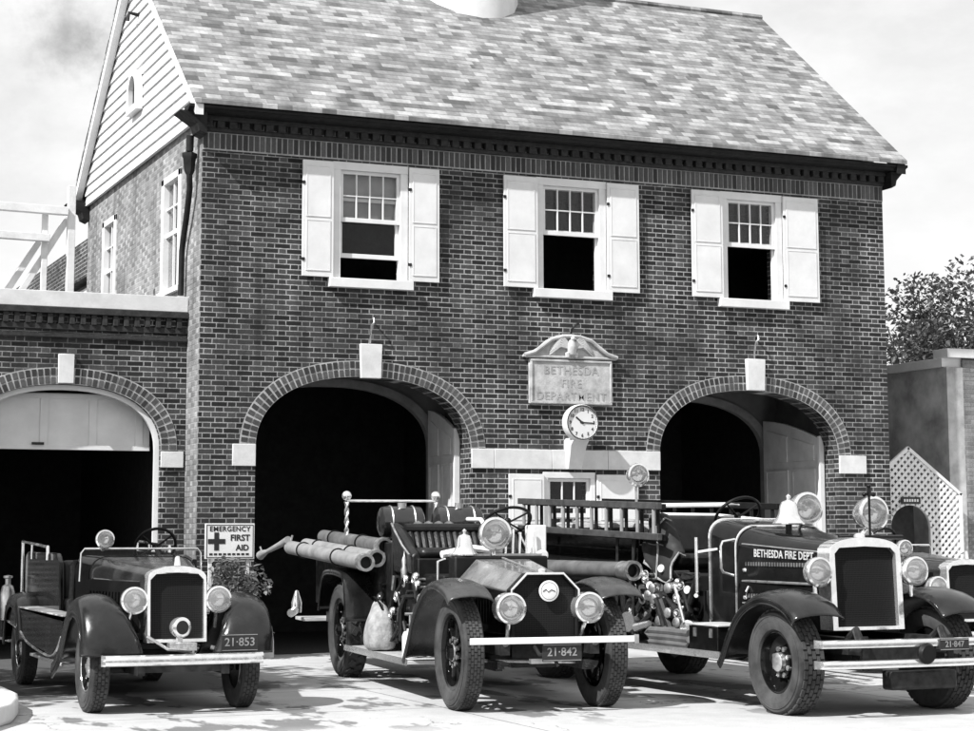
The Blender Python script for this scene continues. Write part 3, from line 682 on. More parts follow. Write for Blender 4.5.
def inside(x, z):
    if x < hl or x > hr or z < 0: return False
    top = zp - abs(x-pk)*(zp-zs_)/.93
    if z > top: return False
    zz = 1.62+.34*math.sqrt(max(0, 1-(x/.36)**2)) if abs(x) < .36 else -1
    return not (abs(x) < .36 and z < zz)
la = MB()
for sgn in (1, -1):
    yy = .0 if sgn == 1 else .009
    for i in range(-60, 60):
        c0 = i*.118; run = None; ts = [j*.01 for j in range(0, 420)]
        for tq in ts + [None]:
            ok = tq is not None and inside(c0 + sgn*(tq) - (0 if sgn == 1 else -0), tq)
            if ok and run is None: run = tq
            if (not ok) and run is not None:
                if last-run > .03:
                    a, b = Vector((c0+sgn*run, yy, run)), Vector((c0+sgn*last, yy, last)); d = b-a
                    la.obox((a+b)/2, (d.length, .007, .042), (0, -math.atan2(d.z, d.x), 0))
                run = None
            last = tq
la.build('lattice', 'white', lt, smooth=0)
fr = MB()
def strip(pts, wdt, o, y0=-.02, y1=.03):
    for a, b in zip(pts, pts[1:]):
        d = math.dist(a, b); o.obox(((a[0]+b[0])/2, (y0+y1)/2, (a[1]+b[1])/2), (d+wdt*.7, y1-y0, wdt), (0, -math.atan2(b[1]-a[1], b[0]-a[0]), 0))
strip([(hr, 0), (hr, zs_), (pk, zp), (hl, out[4][1])], .05, fr)
strip([(-.37, 0)] + [(.37*math.cos(math.pi-math.pi*i/12), 1.62+.35*math.sin(math.pi*i/12)) for i in range(13)] + [(.37, 0)], .035, fr)
fr.build('frame', 'white', lt, bevel=.003)
o = MB(); o.box(-.17, .17, -.045, -.022, 1.97, 2.07); so = o.build('sign', 'signblack', lt, bevel=.003)
o = MB(); 
for i in range(6): o.box(-.13+i*.046, -.1+i*.046, -.049, -.0455, 2.0, 2.04)
o.build('lettering', 'white', so, smooth=0)
MB().box(-.36, .36, .4, .45, 0, 1.97).build('dark_panel', 'dark', lt)  # flat dark panel filling the arched opening

def leafy(o, c, rx, rz, n, size, rr):
    for i in range(n):
        while True:
            p = Vector((rr.uniform(-1, 1), rr.uniform(-1, 1), rr.uniform(-1, 1)))
            if .25 < p.length < 1: break
        p = Vector((p.x*rx, p.y*rx, p.z*rz)) + Vector(c)
        s = size*rr.uniform(.6, 1.35); e = Euler((rr.uniform(-1, 1), rr.uniform(-1, 1), rr.uniform(0, 6.28))).to_matrix()
        q = [e @ Vector(v) for v in ((-s*.5, 0, 0), (0, -s*.32, .03*s), (s*.6, 0, -.1*s), (0, s*.32, .03*s))]
        o.add([p+v for v in q], [(0, 1, 2, 3)])
def tree(name, label, loc, h, spread, clumps, per, size, seed, z0=.35, mat='leaf', crown_off=(0, 0)):
    rr = random.Random(seed); t = thing(name, label, 'tree', loc)
    tr = MB(); top = Vector((crown_off[0]*.6, crown_off[1]*.6, h*.72)); pts = [Vector((0, 0, -.05)), Vector((.05, .03, h*.25)), Vector((crown_off[0]*.3, crown_off[1]*.3, h*.5)), top]
    tr.tube(pts, [h*.03, h*.024, h*.017, h*.006], 9); cr = MB()
    for i in range(clumps):
        a = rr.uniform(0, 6.28); d = spread*math.sqrt(rr.uniform(.02, 1)); f = 1-(d/spread)**2*.45
        c = Vector((crown_off[0]+d*math.cos(a), crown_off[1]+d*math.sin(a), h*(z0+(1-z0)*rr.uniform(.08, .95)*f)))
        r_ = spread*rr.uniform(.16, .34)
        leafy(cr, c, r_, r_*.75, per, size, rr)
        st_ = pts[1].lerp(pts[2], rr.uniform(.2, 1))
        tr.tube([st_, st_.lerp(c, .55)+Vector((0, 0, -.04*h)), c], [h*.009, h*.006, h*.002], 5)
    tr.build('trunk', 'bark', t); cr.build('crown', mat, t, smooth=0, fix=False); return t
tree('shade_tree', 'broad leafy tree behind the low neighbouring building, right of the station', (18.9, 10.5, 0), 7.2, 3.1, 125, 270, .12, 5, .2)
tree('shade_tree', 'taller leafy tree farther right behind the neighbouring building', (22.4, 13, 0), 8.0, 3, 85, 250, .14, 9, .2)
tree('garden_tree', 'small tree top just showing past the roof railing at the left edge', (-.6, 17, 0), 6.9, 1.6, 22, 120, .14, 12, .45)
tree('driveway_tree', 'leafy tree left of the driveway whose dappled shade falls between the engines', (-7.3, -6.0, 0), 7.2, 2.3, 38, 64, .2, 21, .62, crown_off=(.4, .6))
sb = thing('shrub', 'leafy shrub with pale leaves at the brick pier under the first aid sign', 'shrub', (.52, -.28, 0))
o = MB(); rr = random.Random(3); ste = MB()
for i in range(34):
    c = Vector((rr.uniform(-.36, .26), rr.uniform(-.2, .1), rr.uniform(.45, 1.15) if i > 8 else rr.uniform(.2, .6))); leafy(o, c, .14, .12, 34, .075, rr)
    ste.tube([(0, 0, 0), (c.x*.5, c.y*.5, c.z*.6), c], [.012, .008, .003], 5)
ste.build('stem', 'bark', sb); o.build('foliage', 'leafpale', sb, smooth=0, fix=False)

# ------------------------------------------------------------------ vehicle pieces (x: picture right, -y: forward, z: up)
def tread(o, Rr, W, rows, n, hgt, blk, zig=False):
    for r_ in range(rows):
        xx = (-.5+(r_+.5)/rows)*W*.9
        for i in range(n):
            a = 2*math.pi*(i+(r_ % 2)*.5)/n; c = (xx, (Rr+hgt*.2)*math.cos(a), (Rr+hgt*.2)*math.sin(a))
            m = Euler((a, 0, 0)).to_matrix() @ Euler((0, 0 if not zig else 0, 0)).to_matrix()
            if zig: m = m @ Euler((R(32)*(1 if r_ % 2 else -1), 0, 0)).to_matrix() if False else m @ Matrix.Rotation(R(30)*(1 if r_ % 2 else -1), 3, 'Y')
            # local: x across, y radial, z round the circumference
            o.obox(c, (W*.9/rows*blk, hgt, 2*math.pi*Rr/n*blk), mat=m)
def wheel(par, x, y, Rr, W, rim, style, s, rows=3, n=30, hgt=.014, blk=.72, zig=False, body='black'):
    w = MB(); e = rim*.98
    if style == 'disc':
        w.lathe([(e, -W*.3), (e, W*.3), (e*.93, W*.34), (e*.88, W*.12), (e*.6, W*.02), (e*.5, W*.12), (e*.2, W*.14), (0, W*.14), (0, -W*.1), (e*.9, -W*.1)], (0, 0, 0), (s, 0, 0), 32)
    elif style == 'spoke':
        w.lathe([(e, -W*.36), (e, W*.36), (e*.9, W*.36), (e*.86, W*.2), (e*.86, -W*.2), (e*.9, -W*.36)], (0, 0, 0), (s, 0, 0), 36, False)
        w.lathe([(.1, -W*.3), (.1, W*.25), (.075, W*.32), (.06, W*.55), (.0, W*.58)], (0, 0, 0), (s, 0, 0), 18)
        for i in range(10):
            a = 2*math.pi*(i+.3)/10; c, q = math.cos(a), math.sin(a)
            w.tube([(s*W*.12, .07*c, .07*q), (s*W*.06, e*.6*c, e*.6*q), (0, e*.9*c, e*.9*q)], [.034, .024, .03], 8)
        w.lathe([(e*.5, -W*.15), (e*.5, -W*.3), (0, -W*.3)], (0, 0, 0), (s, 0, 0), 24)
    else:
        w.lathe([(e, -W*.36), (e, W*.36), (e*.94, W*.38), (e*.9, W*.26), (e*.84, W*.1), (e*.52, -W*.02), (e*.5, W*.16), (e*.3, W*.2), (0, W*.2), (0, -W*.2), (e*.9, -W*.2)], (0, 0, 0), (s, 0, 0), 36)
    wo_ = w.build('wheel', body, par, bevel=0); wo_.location = (x, y, Rr)
    t = MB(); h = W/2
    t.lathe([(rim*.97, -h*.62), (rim*1.03, -h*.86), (rim+(Rr-rim)*.45, -h), (Rr*.95, -h*.93), (Rr*.985, -h*.75), (Rr*.992, 0), (Rr*.985, h*.75), (Rr*.95, h*.93), (rim+(Rr-rim)*.45, h), (rim*1.03, h*.86), (rim*.97, h*.62)], (0, 0, 0), (1, 0, 0), 48, False)
    for q in (.72, .45): t.torus((s*h*.97, 0, 0), (1, 0, 0), rim+(Rr-rim)*q, .005, 44, 6)
    tread(t, Rr, W*.86, rows, n, hgt, blk, zig)
    t.build('tyre', 'rubber', wo_)
    hb = MB()
    if style == 'disc':
        hb.lathe([(e*.42, W*.13), (e*.4, W*.22), (e*.2, W*.3), (0, W*.31)], (0, 0, 0), (s, 0, 0), 24)
        hb.torus((s*W*.345, 0, 0), (1, 0, 0), e*.93, .006, 36, 6)
        hb.build('hub_cap', 'chrome', wo_)
        sl = MB()
        for i in range(10):
            a = 2*math.pi*i/10; sl.lathe([(.02, 0), (.02, .012), (0, .014)], (s*W*.1, e*.72*math.cos(a), e*.72*math.sin(a)), (s, 0, 0), 8)
        sl.build('wheel_bolts', 'brushed', wo_)['kind'] = 'stuff'
    else:
        k_ = 10 if style == 'spoke' else 8; rr_ = e*.36 if style == 'spoke' else e*.44
        for i in range(k_):
            a = 2*math.pi*(i+.5)/k_; hb.lathe([(.024 if style != 'spoke' else .013, 0), (.022, .03), (0, .034)], (s*W*(.17 if style == 'spoke' else .1), rr_*math.cos(a), rr_*math.sin(a)), (s, 0, 0), 8)
        hb.lathe([(.085, W*.15), (.08, W*.34), (.055, W*.4), (0, W*.42)], (0, 0, 0), (s, 0, 0), 18)
        hb.build('wheel_bolts', 'brushed', wo_)['kind'] = 'stuff'
    return wo_
def fender(par, path, x0, x1, crown=.05, skirt=.08, mat='black', name='fender', thick=.012, flare=0.):
    rings = []; n = len(path); s = 1 if x1 > x0 else -1
    for i, (y, z) in enumerate(path):
        a = path[max(0, i-1)]; b = path[min(n-1, i+1)]; ty, tz = b[0]-a[0], b[1]-a[1]; q = math.hypot(ty, tz); ny, nz_ = -tz/q, ty/q
        if nz_ < 0 and i not in (0, n-1) and abs(tz) < abs(ty): ny, nz_ = -ny, -nz_
        prof = [(0, -skirt*.35), (.03, 0)] + [(u, crown*math.sin(math.pi*u)**.8) for u in (.15, .35, .55, .75, .9)] + [(.985, -.008), (1, -skirt*.5), (.99, -skirt)]
        xi = x0 if not flare else x0 + s*flare*min(1, i/(n*.33))
        rings.append([(xi+(x1-xi)*u, y+ny*h, z+nz_*h) for u, h in prof])
    o = MB().loft(rings, False, False); f = o.build(name, mat, par, smooth=50, solid=thick)
    ed = MB(); ed.tube([r[-1] for r in rings], thick*.9, 8); ed.build('bead', mat, f)
    return f
def smoothpath(pts, n=5):
    out = []; P = [Vector((*p, 0)) for p in pts]
    for i in range(len(P)-1):
        a, b, c, d = P[max(0, i-1)], P[i], P[i+1], P[min(len(P)-1, i+2)]
        for j in range(n):
            t = j/n; q = .5*((2*b)+(c-a)*t+(2*a-5*b+4*c-d)*t*t+(3*b-a-3*c+d)*t**3); out.append((q.x, q.y))
    out.append((P[-1].x, P[-1].y)); return out
def lamp(par, c, r, name='headlight', depth=.16, body='chrome', bullet=.4, yawa=0., stem=None, glass='clear'):
    d = Vector((math.sin(yawa), -math.cos(yawa), 0)); c = Vector(c)
    o = MB(); o.lathe([(r*.84, .004), (r*.86, .02), (r, .012), (r*1.02, -.01), (r*.98, -.03), (r*.95, -depth*.35), (r*bullet*1.5, -depth*.8), (r*bullet, -depth), (0, -depth*1.1)], c, d, 32, False)
    if stem: o.tube([c - d*depth*.4 + Vector((0, 0, -r*.7)), Vector(stem)], .018, 8)
    b = o.build(name, body, par)
    o = MB().lathe([(r*.85, .006), (r*.78, -r*.22), (r*.6, -r*.45), (r*.35, -r*.58), (r*.1, -r*.62), (0, -r*.62)], c, d, 32, False); o.build('reflector', 'reflector', b)
    MB().tube([c-d*r*.62, c-d*r*.3], r*.07, 8).ball(tuple(c-d*r*.25), r*.13, 10).build('bulb', 'dial', b)
    MB().lathe([(r*.855, .014), (r*.6, .03), (r*.3, .04), (0, .043)], c, d, 32).build('lens', glass, b)
    return b
def steering(par, c, r, tilt, mat='satin'):
    n = Vector((0, math.cos(tilt), math.sin(tilt))); c = Vector(c); o = MB(); o.torus(c, n, r, .015, 36, 8); o.ball(c, .035)
    e1 = Vector((1, 0, 0)); e2 = n.cross(e1)
    for a in (R(40), R(140), R(220), R(320)): o.tube([c-n*.02, c+(e1*math.cos(a)+e2*math.sin(a))*r], .01, 6)
    w = o.build('steering_wheel', mat, par); MB().tube([c-n*.02, c-n*.75], .02, 8).build('steering_column', 'iron', w)
def bell(par, c, h, r):
    o = MB(); x, y, z = c
    o.lathe([(r, 0), (r*1.02, .01), (r*.8, h*.16), (r*.62, h*.35), (r*.55, h*.6), (r*.42, h*.74), (r*.12, h*.8), (r*.14, h*.86), (r*.17, h*.92), (0, h)], c, (0, 0, 1), 28)
    b = o.build('bell', 'chrome', par); MB().tube([(x, y, z+.02), (x, y, z-.14)], .03, 10).build('bell_stand', 'iron', b)
def plate_tag(par, c, w_, h_, txt, back='signblack', fg='platefg', sz=.075):
    x, y, z = c; b = MB().box(x-w_/2, x+w_/2, y-.004, y+.004, z-h_/2, z+h_/2).build('license_plate', back, par, bevel=.002)
    o = MB(); o.text(txt, sz, front(x, z-sz*.28, y-.0045), .003, bold=.001)
    for q in ((-w_/2+.006, w_/2-.006, h_/2-.012, h_/2-.006), (-w_/2+.006, w_/2-.006, -h_/2+.006, -h_/2+.012)): o.box(x+q[0], x+q[1], y-.0075, y-.0045, z+q[2], z+q[3])
    o.build('plate_number', fg, b, smooth=0)
def rounded(hw, z0, z1, rc, n=6, e=1):
    pts = [(-hw, z0)]
    for i in range(n+1): a = math.pi-math.pi/2*i/n; pts.append((-hw+rc+rc*math.cos(a), z1-rc+rc*math.sin(a)))
    for i in range(n+1): a = math.pi/2-math.pi/2*i/n; pts.append((hw-rc+rc*math.cos(a), z1-rc+rc*math.sin(a)))
    return pts + [(hw, z0)]
def radiator(par, y, core, shell_w, z0, z1, arch_h, depth=.16, mat='chrome'):
    hw = core; inn = [(-hw, z0+.03), (-hw, z1-.05), (-hw+.05, z1), (0, z1+.012), (hw-.05, z1), (hw, z1-.05), (hw, z0+.03)]
    H = hw+shell_w; out = [(-H, z0)] + [(-H, z1-.1)] + [(H*math.cos(math.pi-math.pi*i/14), z1-.07+(arch_h+.07)*max(0, math.sin(math.pi*i/14))**.62) for i in range(1, 14)] + [(H, z1-.1), (H, z0)]
    sh = MB().plate([out, inn], depth, lambda a, b, t: (a, y+t+(b-z0)*.05, b)).build('radiator_shell', mat, par, bevel=.014, smooth=40)
    MB().plate([inn], .02, lambda a, b, t: (a, y+.05+t+(b-z0)*.05, b)).build('radiator_core', 'core', sh, smooth=0)
    return out

def car(loc, label, full=True):
    v = thing('squad_car', label, 'fire car', loc)
    # frame, axles
    o = MB(); o.box(-.4, -.34, -.6, 4.4, .34, .42); o.box(.34, .4, -.6, 4.4, .34, .42); o.tube([(-.6, 0, .36), (.6, 0, .36)], .035, 8); o.tube([(-.6, 3.4, .36), (.6, 3.4, .36)], .05, 8); o.box(-.34, .34, -.55, -.45, .36, .5); o.box(-.34, .34, 1, 3.8, .42, .46)
    o.build('frame', 'iron', v, smooth=0)
    for s in (-1, 1):
        wheel(v, s*.665, 0, .385, .165, .225, 'disc', s, 4, 44, .008, .8); wheel(v, s*.665, 3.4, .385, .165, .225, 'disc', s, 4, 44, .008, .8)
        fender(v, smoothpath([(-.44, .5), (-.42, .68), (-.27, .87), (0, .955), (.25, .9), (.48, .72), (.72, .48), (1.0, .36)]), s*.3, s*.84, .06, .13, 'fenderblack', flare=.17)
        fender(v, smoothpath([(2.87, .46), (3.03, .76), (3.4, .9), (3.75, .78), (3.91, .42)]), s*.5, s*.82, .04, .1, 'fenderblack')
        MB().box(s*.6-.14, s*.6+.14, .95, 2.7, .33, .36).build('running_board', 'board', v, bevel=.006)
    radiator(v, -.34, .238, .026, .6, 1.19, .07)
    # hood
    rg = []
    for y, hw, zt, rc in ((-.2, .262, 1.24, .12), (.3, .36, 1.27, .13), (1.0, .5, 1.325, .15)):
        rg.append([(a, y, b) for a, b in rounded(hw, .62, zt, rc)])
    hd = MB().loft(rg).build('hood', 'gloss', v, smooth=30)
    for s in (-1, 1):
        sd = []
        o = MB(); 
        for i in range(2): 
            z = 1.1 - .05*i; o.tube([(s*.30, 0, z+.01), (s*.49, .85, z+.03)], .007, 6)
        o.build('hood_trim', 'brushed', hd)
        pl = MB(); pl.loft([[(s*(.275+q*.24)+s*.012*k_, -.1+q*1.05, z) for k_, z in ((0, .66), (1, .67), (1, 1.12), (0, 1.13))] for q in (0, 1)]); pl.build('hood_side', 'black', hd)
    for s in (-1, 1):
        o = MB()
        for i in range(14): q = .12+i*.062; o.loft([[(s*(.275+qq*.24+e), -.1+qq*1.05, z) for e, z in ((.012, .72), (.026, .72), (.026, 1.02), (.012, 1.02))] for qq in (q, q+.03)])
        o.build('louvre', 'black', hd, smooth=0)['kind'] = 'stuff'
    MB().tube([(0, -.3, 1.262), (0, -.3, 1.33), (0, -.22, 1.315)], [.03, .022, .008], 8).build('hood_ornament', 'chrome', v)
    # cowl and windscreen
    MB().loft([[(a, y, b) for a, b in rounded(hw, .6, zt, rc)] for y, hw, zt, rc in ((1.0, .505, 1.33, .15), (1.3, .58, 1.34, .12))]).build('cowl', 'black', v, smooth=30)
    w = MB(); pts = [(-.58, 1.08, 1.1), (-.57, 1.08, 1.36), (-.54, 1.08, 1.4), (.54, 1.08, 1.4), (.57, 1.08, 1.36), (.58, 1.08, 1.1)]; w.tube(pts, .011, 8); wf = w.build('windscreen_frame', 'chrome', v)
    MB().add([(-.56, 1.08, 1.32), (.56, 1.08, 1.32), (.55, 1.08, 1.39), (-.55, 1.08, 1.39)], [(0, 1, 2, 3)]).build('pane', 'glass', wf, fix=False)
    lamp(v, (-.37, .98, 1.49), .088, 'spotlight', .12, stem=(-.37, 1.08, 1.39))
    steering(v, (.26, 1.62, 1.42), .2, R(32))
    for s in (-1, 1): lamp(v, (s*.375, -.3, .965), .118, depth=.2, bullet=.25, stem=(s*.4, -.1, .72), glass='fluted')
    # bumper, siren, plate
    bo = MB(); bo.loft([[(x, y0+dy, z) for dy, z in ((0, .425), (-.022, .432), (-.028, .445), (-.01, .46), (-.01, .475), (-.028, .49), (-.022, .508), (0, .518))] for x, y0 in ((-.71, -.56), (-.69, -.63), (-.55, -.66), (0, -.675), (.55, -.66), (.69, -.63), (.71, -.56))])
    bb = bo.build('bumper', 'chrome', v, smooth=40); [MB().tube([(q, -.5, .46), (q, -.65, .46)], .03, 8).build('bracket', 'iron', bb) for q in (-.36, .36)]
    if full:
        o = MB(); o.lathe([(.075, .02), (.088, .015), (.09, -.02), (.085, -.06), (.05, -.13), (.0, -.17)], (.0, -.48, .735), (.25, -1, 0), 26); o.tube([(.0, -.42, .68), (.0, -.42, .56)], .03, 8); o.box(-.1, .14, -.48, -.38, .535, .6)
        so = o.build('siren', 'chrome', v); MB().lathe([(.06, .021), (.05, .0), (.0, .004)], (.0, -.48, .735), (.25, -1, 0), 20).build('siren_mouth', 'signblack', so)
        plate_tag(v, (.5, -.56, .6), .33, .15, '21·853', sz=.1)
        o = MB(); o.tube([(-.28, -.4, .66), (-.12, -.5, .55), (.1, -.46, .53)], .014, 6); o.tube([(.3, -.35, .55), (.45, -.45, .52)], .02, 6); o.build('horn_bar', 'brushed', v)
    # open body
    for s in (-1, 1):
        pf = [(1.3, .62), (1.3, 1.3), (1.42, 1.26), (1.5, .8), (1.92, .78), (2.0, 1.26), (2.15, 1.35), (3.75, 1.36), (3.9, 1.3), (3.9, .62)]
        MB().plate([pf], .05, lambda a, b, t: (s*.6-s*t, a, b)).build('body_side', 'black', v, bevel=.012)
        sk = [(.72, .62), (1.2, .42), (2.4, .47), (3.0, .58), (3.9, .66), (3.9, .79), (.72, .75)]
        skp = MB().plate([sk], .022, lambda a, b, t: (s*(.8-t), a, b)).build('side_skirt', 'black', v, bevel=.006)
        MB().box(s*.7-.1, s*.7+.1, .74, 3.9, .792, .806).build('side_step', 'board', v, bevel=.004)
        MB().tube([(s*.8, y, z) for y, z in smoothpath([(.74, .61), (1.2, .415), (2.4, .465), (3.0, .575), (3.9, .65)])], .013, 6).build('bead', 'chrome', skp)
        o = MB(); o.tube([(s*.62, 3.95, .7), (s*.62, 3.95, 1.46), (s*.62, 2.5, 1.41), (s*.62, 2.5, 1.28)], .016, 8); o.tube([(s*.62, 3.4, 1.28), (s*.62, 3.4, 1.44)], .012, 8)
        o.build('hand_rail', 'chrome', v)
    MB().box(-.55, .55, 1.75, 2.15, .72, .92).build('seat', 'leather', v, bevel=.04)
    MB().obox((0, 2.18, 1.07), (1.1, .14, .42), (R(-8), 0, 0)).build('seat_back', 'leather', v, bevel=.05)
    o = MB(); o.box(-.55, .55, 2.3, 3.9, .6, .8); o.box(-.55, .55, 3.86, 3.9, .8, 1.25); o.build('rear_body', 'black', v, bevel=.01)
    o = MB(); o.box(-.75, .75, 3.95, 4.5, .4, .44); o.build('rear_step', 'board', v, bevel=.005)
    if full:
        o = MB(); o.lathe([(.07, 0), (.075, .3), (.06, .36), (.03, .38), (.03, .44), (.05, .45), (.05, .47), (0, .48)], (-.72, 4.25, .62), (0, 0, 1), 16); o.build('extinguisher', 'brushed', v)
        MB().box(-.78, -.66, 4.18, 4.32, .44, .62).build('extinguisher_bracket', 'iron', v)
    else: lamp(v, (-.42, .2, 1.37), .095, 'side_lamp', .14, stem=(-.36, .3, 1.12))
    return v
car((-1.96, -6.55, 0), 'low open black squad car with a front siren and a round spotlight')
car((6.72, -6.2, 0), 'chrome fronted fire car cut off by the right edge, beyond the engine with double bumper', False)

# ------------------------------------------------------------------ middle engine: flat bumper, pleated seat, hoses along the side
E2 = (1.045, -7.7, 0); Z2 = -.1
v = thing('fire_engine', 'open fire engine with one flat white bumper and an angular hood', 'fire engine', E2, Z2, 'vintage fire engines')
o = MB(); o.box(-.45, -.37, -.55, 6.2, .5, .62); o.box(.37, .45, -.55, 6.2, .5, .62); o.box(-.37, .37, .6, 2.5, .42, .6); o.tube([(-.6, 0, .47), (.6, 0, .47)], .045, 8); o.tube([(-.6, 4.15, .5), (.6, 4.15, .5)], .07, 8); o.box(-.2, .2, -.1, .8, .36, .6); o.lathe([(.28, 0), (.28, .05), (.1, .1), (0, .1)], (0, 4.15, .5), (0, -1, 0), 16)
for s in (-1, 1):
    for k_ in range(4): o.box(s*.41-.03, s*.41+.03, -.55+.06*k_, .65-.06*k_, .42-.022*k_, .44-.022*k_)
o.tube([(-.1, -.42, .56), (-.1, -.55, .5), (.02, -.58, .48), (.05, -.6, .4)], .018, 8)
o.build('frame', 'iron', v, smooth=30)
o = MB(); o.tube([(-.5, -.12, .43), (.45, -.12, .4)], .016, 8); o.box(-.16, .12, -.5, -.44, .42, .46); o.build('steering_linkage', 'brushed', v)
for s in (-1, 1):
    wheel(v, s*.66, 0, .5, .19, .335, 'spoke', s, 5, 60, .006, .8)
    wheel(v, s*.67, 4.15, .5, .24, .335, 'spoke', s, 2, 26, .02, .6, True)
    fender(v, smoothpath([(-.5, .97), (-.38, 1.04), (-.15, 1.09), (.1, 1.1), (.4, 1.02), (.7, .8), (.9, .55), (1.05, .38)]), s*.5, s*.9, .04, .045, 'sheenfender')
    fender(v, smoothpath([(3.45, .62), (3.55, 1.0), (3.75, 1.13), (4.5, 1.14), (4.72, 1.0), (4.85, .7)]), s*.5, s*.86, .01, .05, 'fenderblack')
    b = MB().box(s*.7-.18, s*.7+.18, .95, 3.45, .335, .37).build('running_board', 'board', v, bevel=.006); MB().box(s*.88-.006, s*.88+.006, .95, 3.45, .325, .385).build('edge_strip', 'chrome', b)
def octo(y, ht, hs, zt, zs, zb): return [(-hs, y, zb), (-hs, y, zs), (-ht, y, zt), (ht, y, zt), (hs, y, zs), (hs, y, zb)]
RS = octo(0, .17, .31, 1.19, 1.05, .6)
rsh = MB().plate([[(p[0], p[2]) for p in RS], [(p[0]*.91, .64+(p[2]-.6)*.92) for p in RS]], .14, lambda a, b, t: (a, -.42+t, b)).build('radiator_shell', 'satin', v, bevel=.01)
MB().plate([[(p[0]*.9, .64+(p[2]-.6)*.91) for p in RS]], .02, lambda a, b, t: (a, -.38+t, b)).build('radiator_core', 'core', rsh, smooth=0)
MB().tube([(-.31, -.425, .8), (-.31, -.425, 1.05), (-.17, -.425, 1.19), (.17, -.425, 1.19), (.31, -.425, 1.05), (.31, -.425, .8)], .011, 8).build('shell_bead', 'chrome', rsh)
em = MB().lathe([(.09, 0), (.092, .012), (.08, .016), (0, .018)], (.03, -.425, 1.04), (0, -1, 0), 28).build('emblem', 'dial', v)
o = MB(); o.tube([(-.03, -.4445, 1.035), (0, -.4445, 1.055), (.02, -.4445, 1.03), (.05, -.4445, 1.05), (.085, -.4445, 1.035)], .004, 5); o.torus((.03, -.4415, 1.04), (0, 1, 0), .074, .002, 24, 5); o.build('emblem_mark', 'signblack', em)
hd = MB().loft([octo(-.28, .165, .305, 1.185, 1.045, .66), octo(.78, .26, .43, 1.30, 1.12, .66)]).build('hood', 'toplit', v, smooth=0, bevel=.008)
for s in (-1, 1):
    MB().loft([[(s*(.307+q*.125)+s*k_*.008, -.25+q*1.0, z) for k_, z in ((0, .66), (1, .67), (1, 1.03+q*.07), (0, 1.04+q*.07))] for q in (0, 1)]).build('hood_side', 'black', hd)
for s in (-1, 1):
    o = MB(); [o.loft([[(s*(.307+q*.125)+s*e, -.25+q*1.0, z+q*.04) for e, z in ((.008, .72), (.022, .72), (.022, .96), (.008, .96))] for q in (a, a+.025)]) for a in [.1+.06*i for i in range(13)]]; o.build('louvre', 'black', hd, smooth=0)['kind'] = 'stuff'
MB().tube([(0, -.28, 1.197), (0, .78, 1.313)], .01, 6).build('hinge_rod', 'brushed', hd)
MB().lathe([(.045, 0), (.045, .03), (.02, .045), (0, .05)], (0, -.33, 1.19), (0, 0, 1), 16).build('filler_cap', 'chrome', v)
for s in (-1, 1):
    lamp(v, (s*.36+.02, -.5, .895), .135, depth=.17, body='chrome', bullet=.65, stem=(s*.33, -.36, .62))
bb = MB().box(-.76, .76, -.66, -.645, .6, .655).build('bumper', 'white', v, bevel=.004)
[MB().tube([(q, -.5, .58), (q, -.645, .625)], .025, 8).build('bracket', 'brushed', bb) for q in (-.41, .41)]; MB().box(.735, .775, -.668, -.64, .59, .665).build('end_clamp', 'brushed', bb)
plate_tag(v, (.08, -.62, .52), .36, .15, '21·842', sz=.1)
# scuttle, bell, searchlight, handle
MB().box(-.46, .46, .8, 1.02, .62, 1.33).build('cowl', 'satin', v, bevel=.02)
o = MB(); o.tube([(-.5, 1.0, 1.05), (-.58, .95, 1.08), (-.58, .95, 1.28), (-.5, 1.0, 1.3)], .013, 8); o.build('grab_handle', 'chrome', v)
bell(v, (-.33, .92, 1.335), .25, .125); lamp(v, (-.03, .9, 1.535), .158, 'searchlight', .2, stem=(-.03, .95, 1.33))
o = MB(); o.box(-.46, .46, .98, 1.04, 1.325, 1.35); o.build('cowl_rail', 'brushed', v)
steering(v, (.33, 1.62, 1.66), .23, R(55))
o = MB(); 
for i in range(5): o.tube([(.2+.07*i, 1.3, 1.3), (.22+.07*i, 1.32, 1.55+.03*(i % 2))], .011, 6)
o.build('control_lever', 'chrome', v)['kind'] = 'stuff'
o = MB(); o.box(.5, .64, 1.35, 1.6, 1.25, 1.62); o.tube([(.56, 1.3, 1.33), (.56, 1.2, 1.33)], .05, 12); o.build('gauge_box', 'white', v, bevel=.012)
# seat: pleated back between rolled arms
o = MB(); o.box(-.56, .56, 1.72, 2.5, .72, 1.3); o.box(-.62, .62, 2.5, 3.0, .62, 1.45); o.build('seat_box', 'satin', v, bevel=.015)
o = MB()
for i in range(15):
    x = -.47+i*.067; o.tube([(x, 2.24, 1.36), (x, 2.29, 1.45), (x, 2.35, 1.54), (x, 2.41, 1.6)], [.033, .037, .037, .03], 8)
o.tube([(-.52, 2.36, 1.59), (.52, 2.36, 1.59)], .05, 10); sb_ = o.build('seat_back', 'leather', v)
MB().box(-.52, .52, 1.74, 2.3, 1.301, 1.4).build('seat', 'leather', v, bevel=.045)
for s in (-1, 1):
    o = MB(); o.loft([[(s*.5, y, zb), (s*.6, y, zb), (s*(.6+.03*q), y, zt), (s*(.55+.03*q), y, zt+.04), (s*.5, y, zt)] for y, zb, zt, q in ((1.8, 1.15, 1.32, 0), (2.0, 1.15, 1.4, .3), (2.25, 1.15, 1.54, 1), (2.5, 1.15, 1.62, 1))]); ao = o.build('seat_arm', 'leather', v, bevel=.02)
    o = MB(); o.tube([(s*.63, 1.78, 1.33), (s*.64, 2.0, 1.42), (s*.65, 2.25, 1.56), (s*.62, 2.5, 1.64)], .012, 6); o.build('seat_rail', 'brushed', ao)
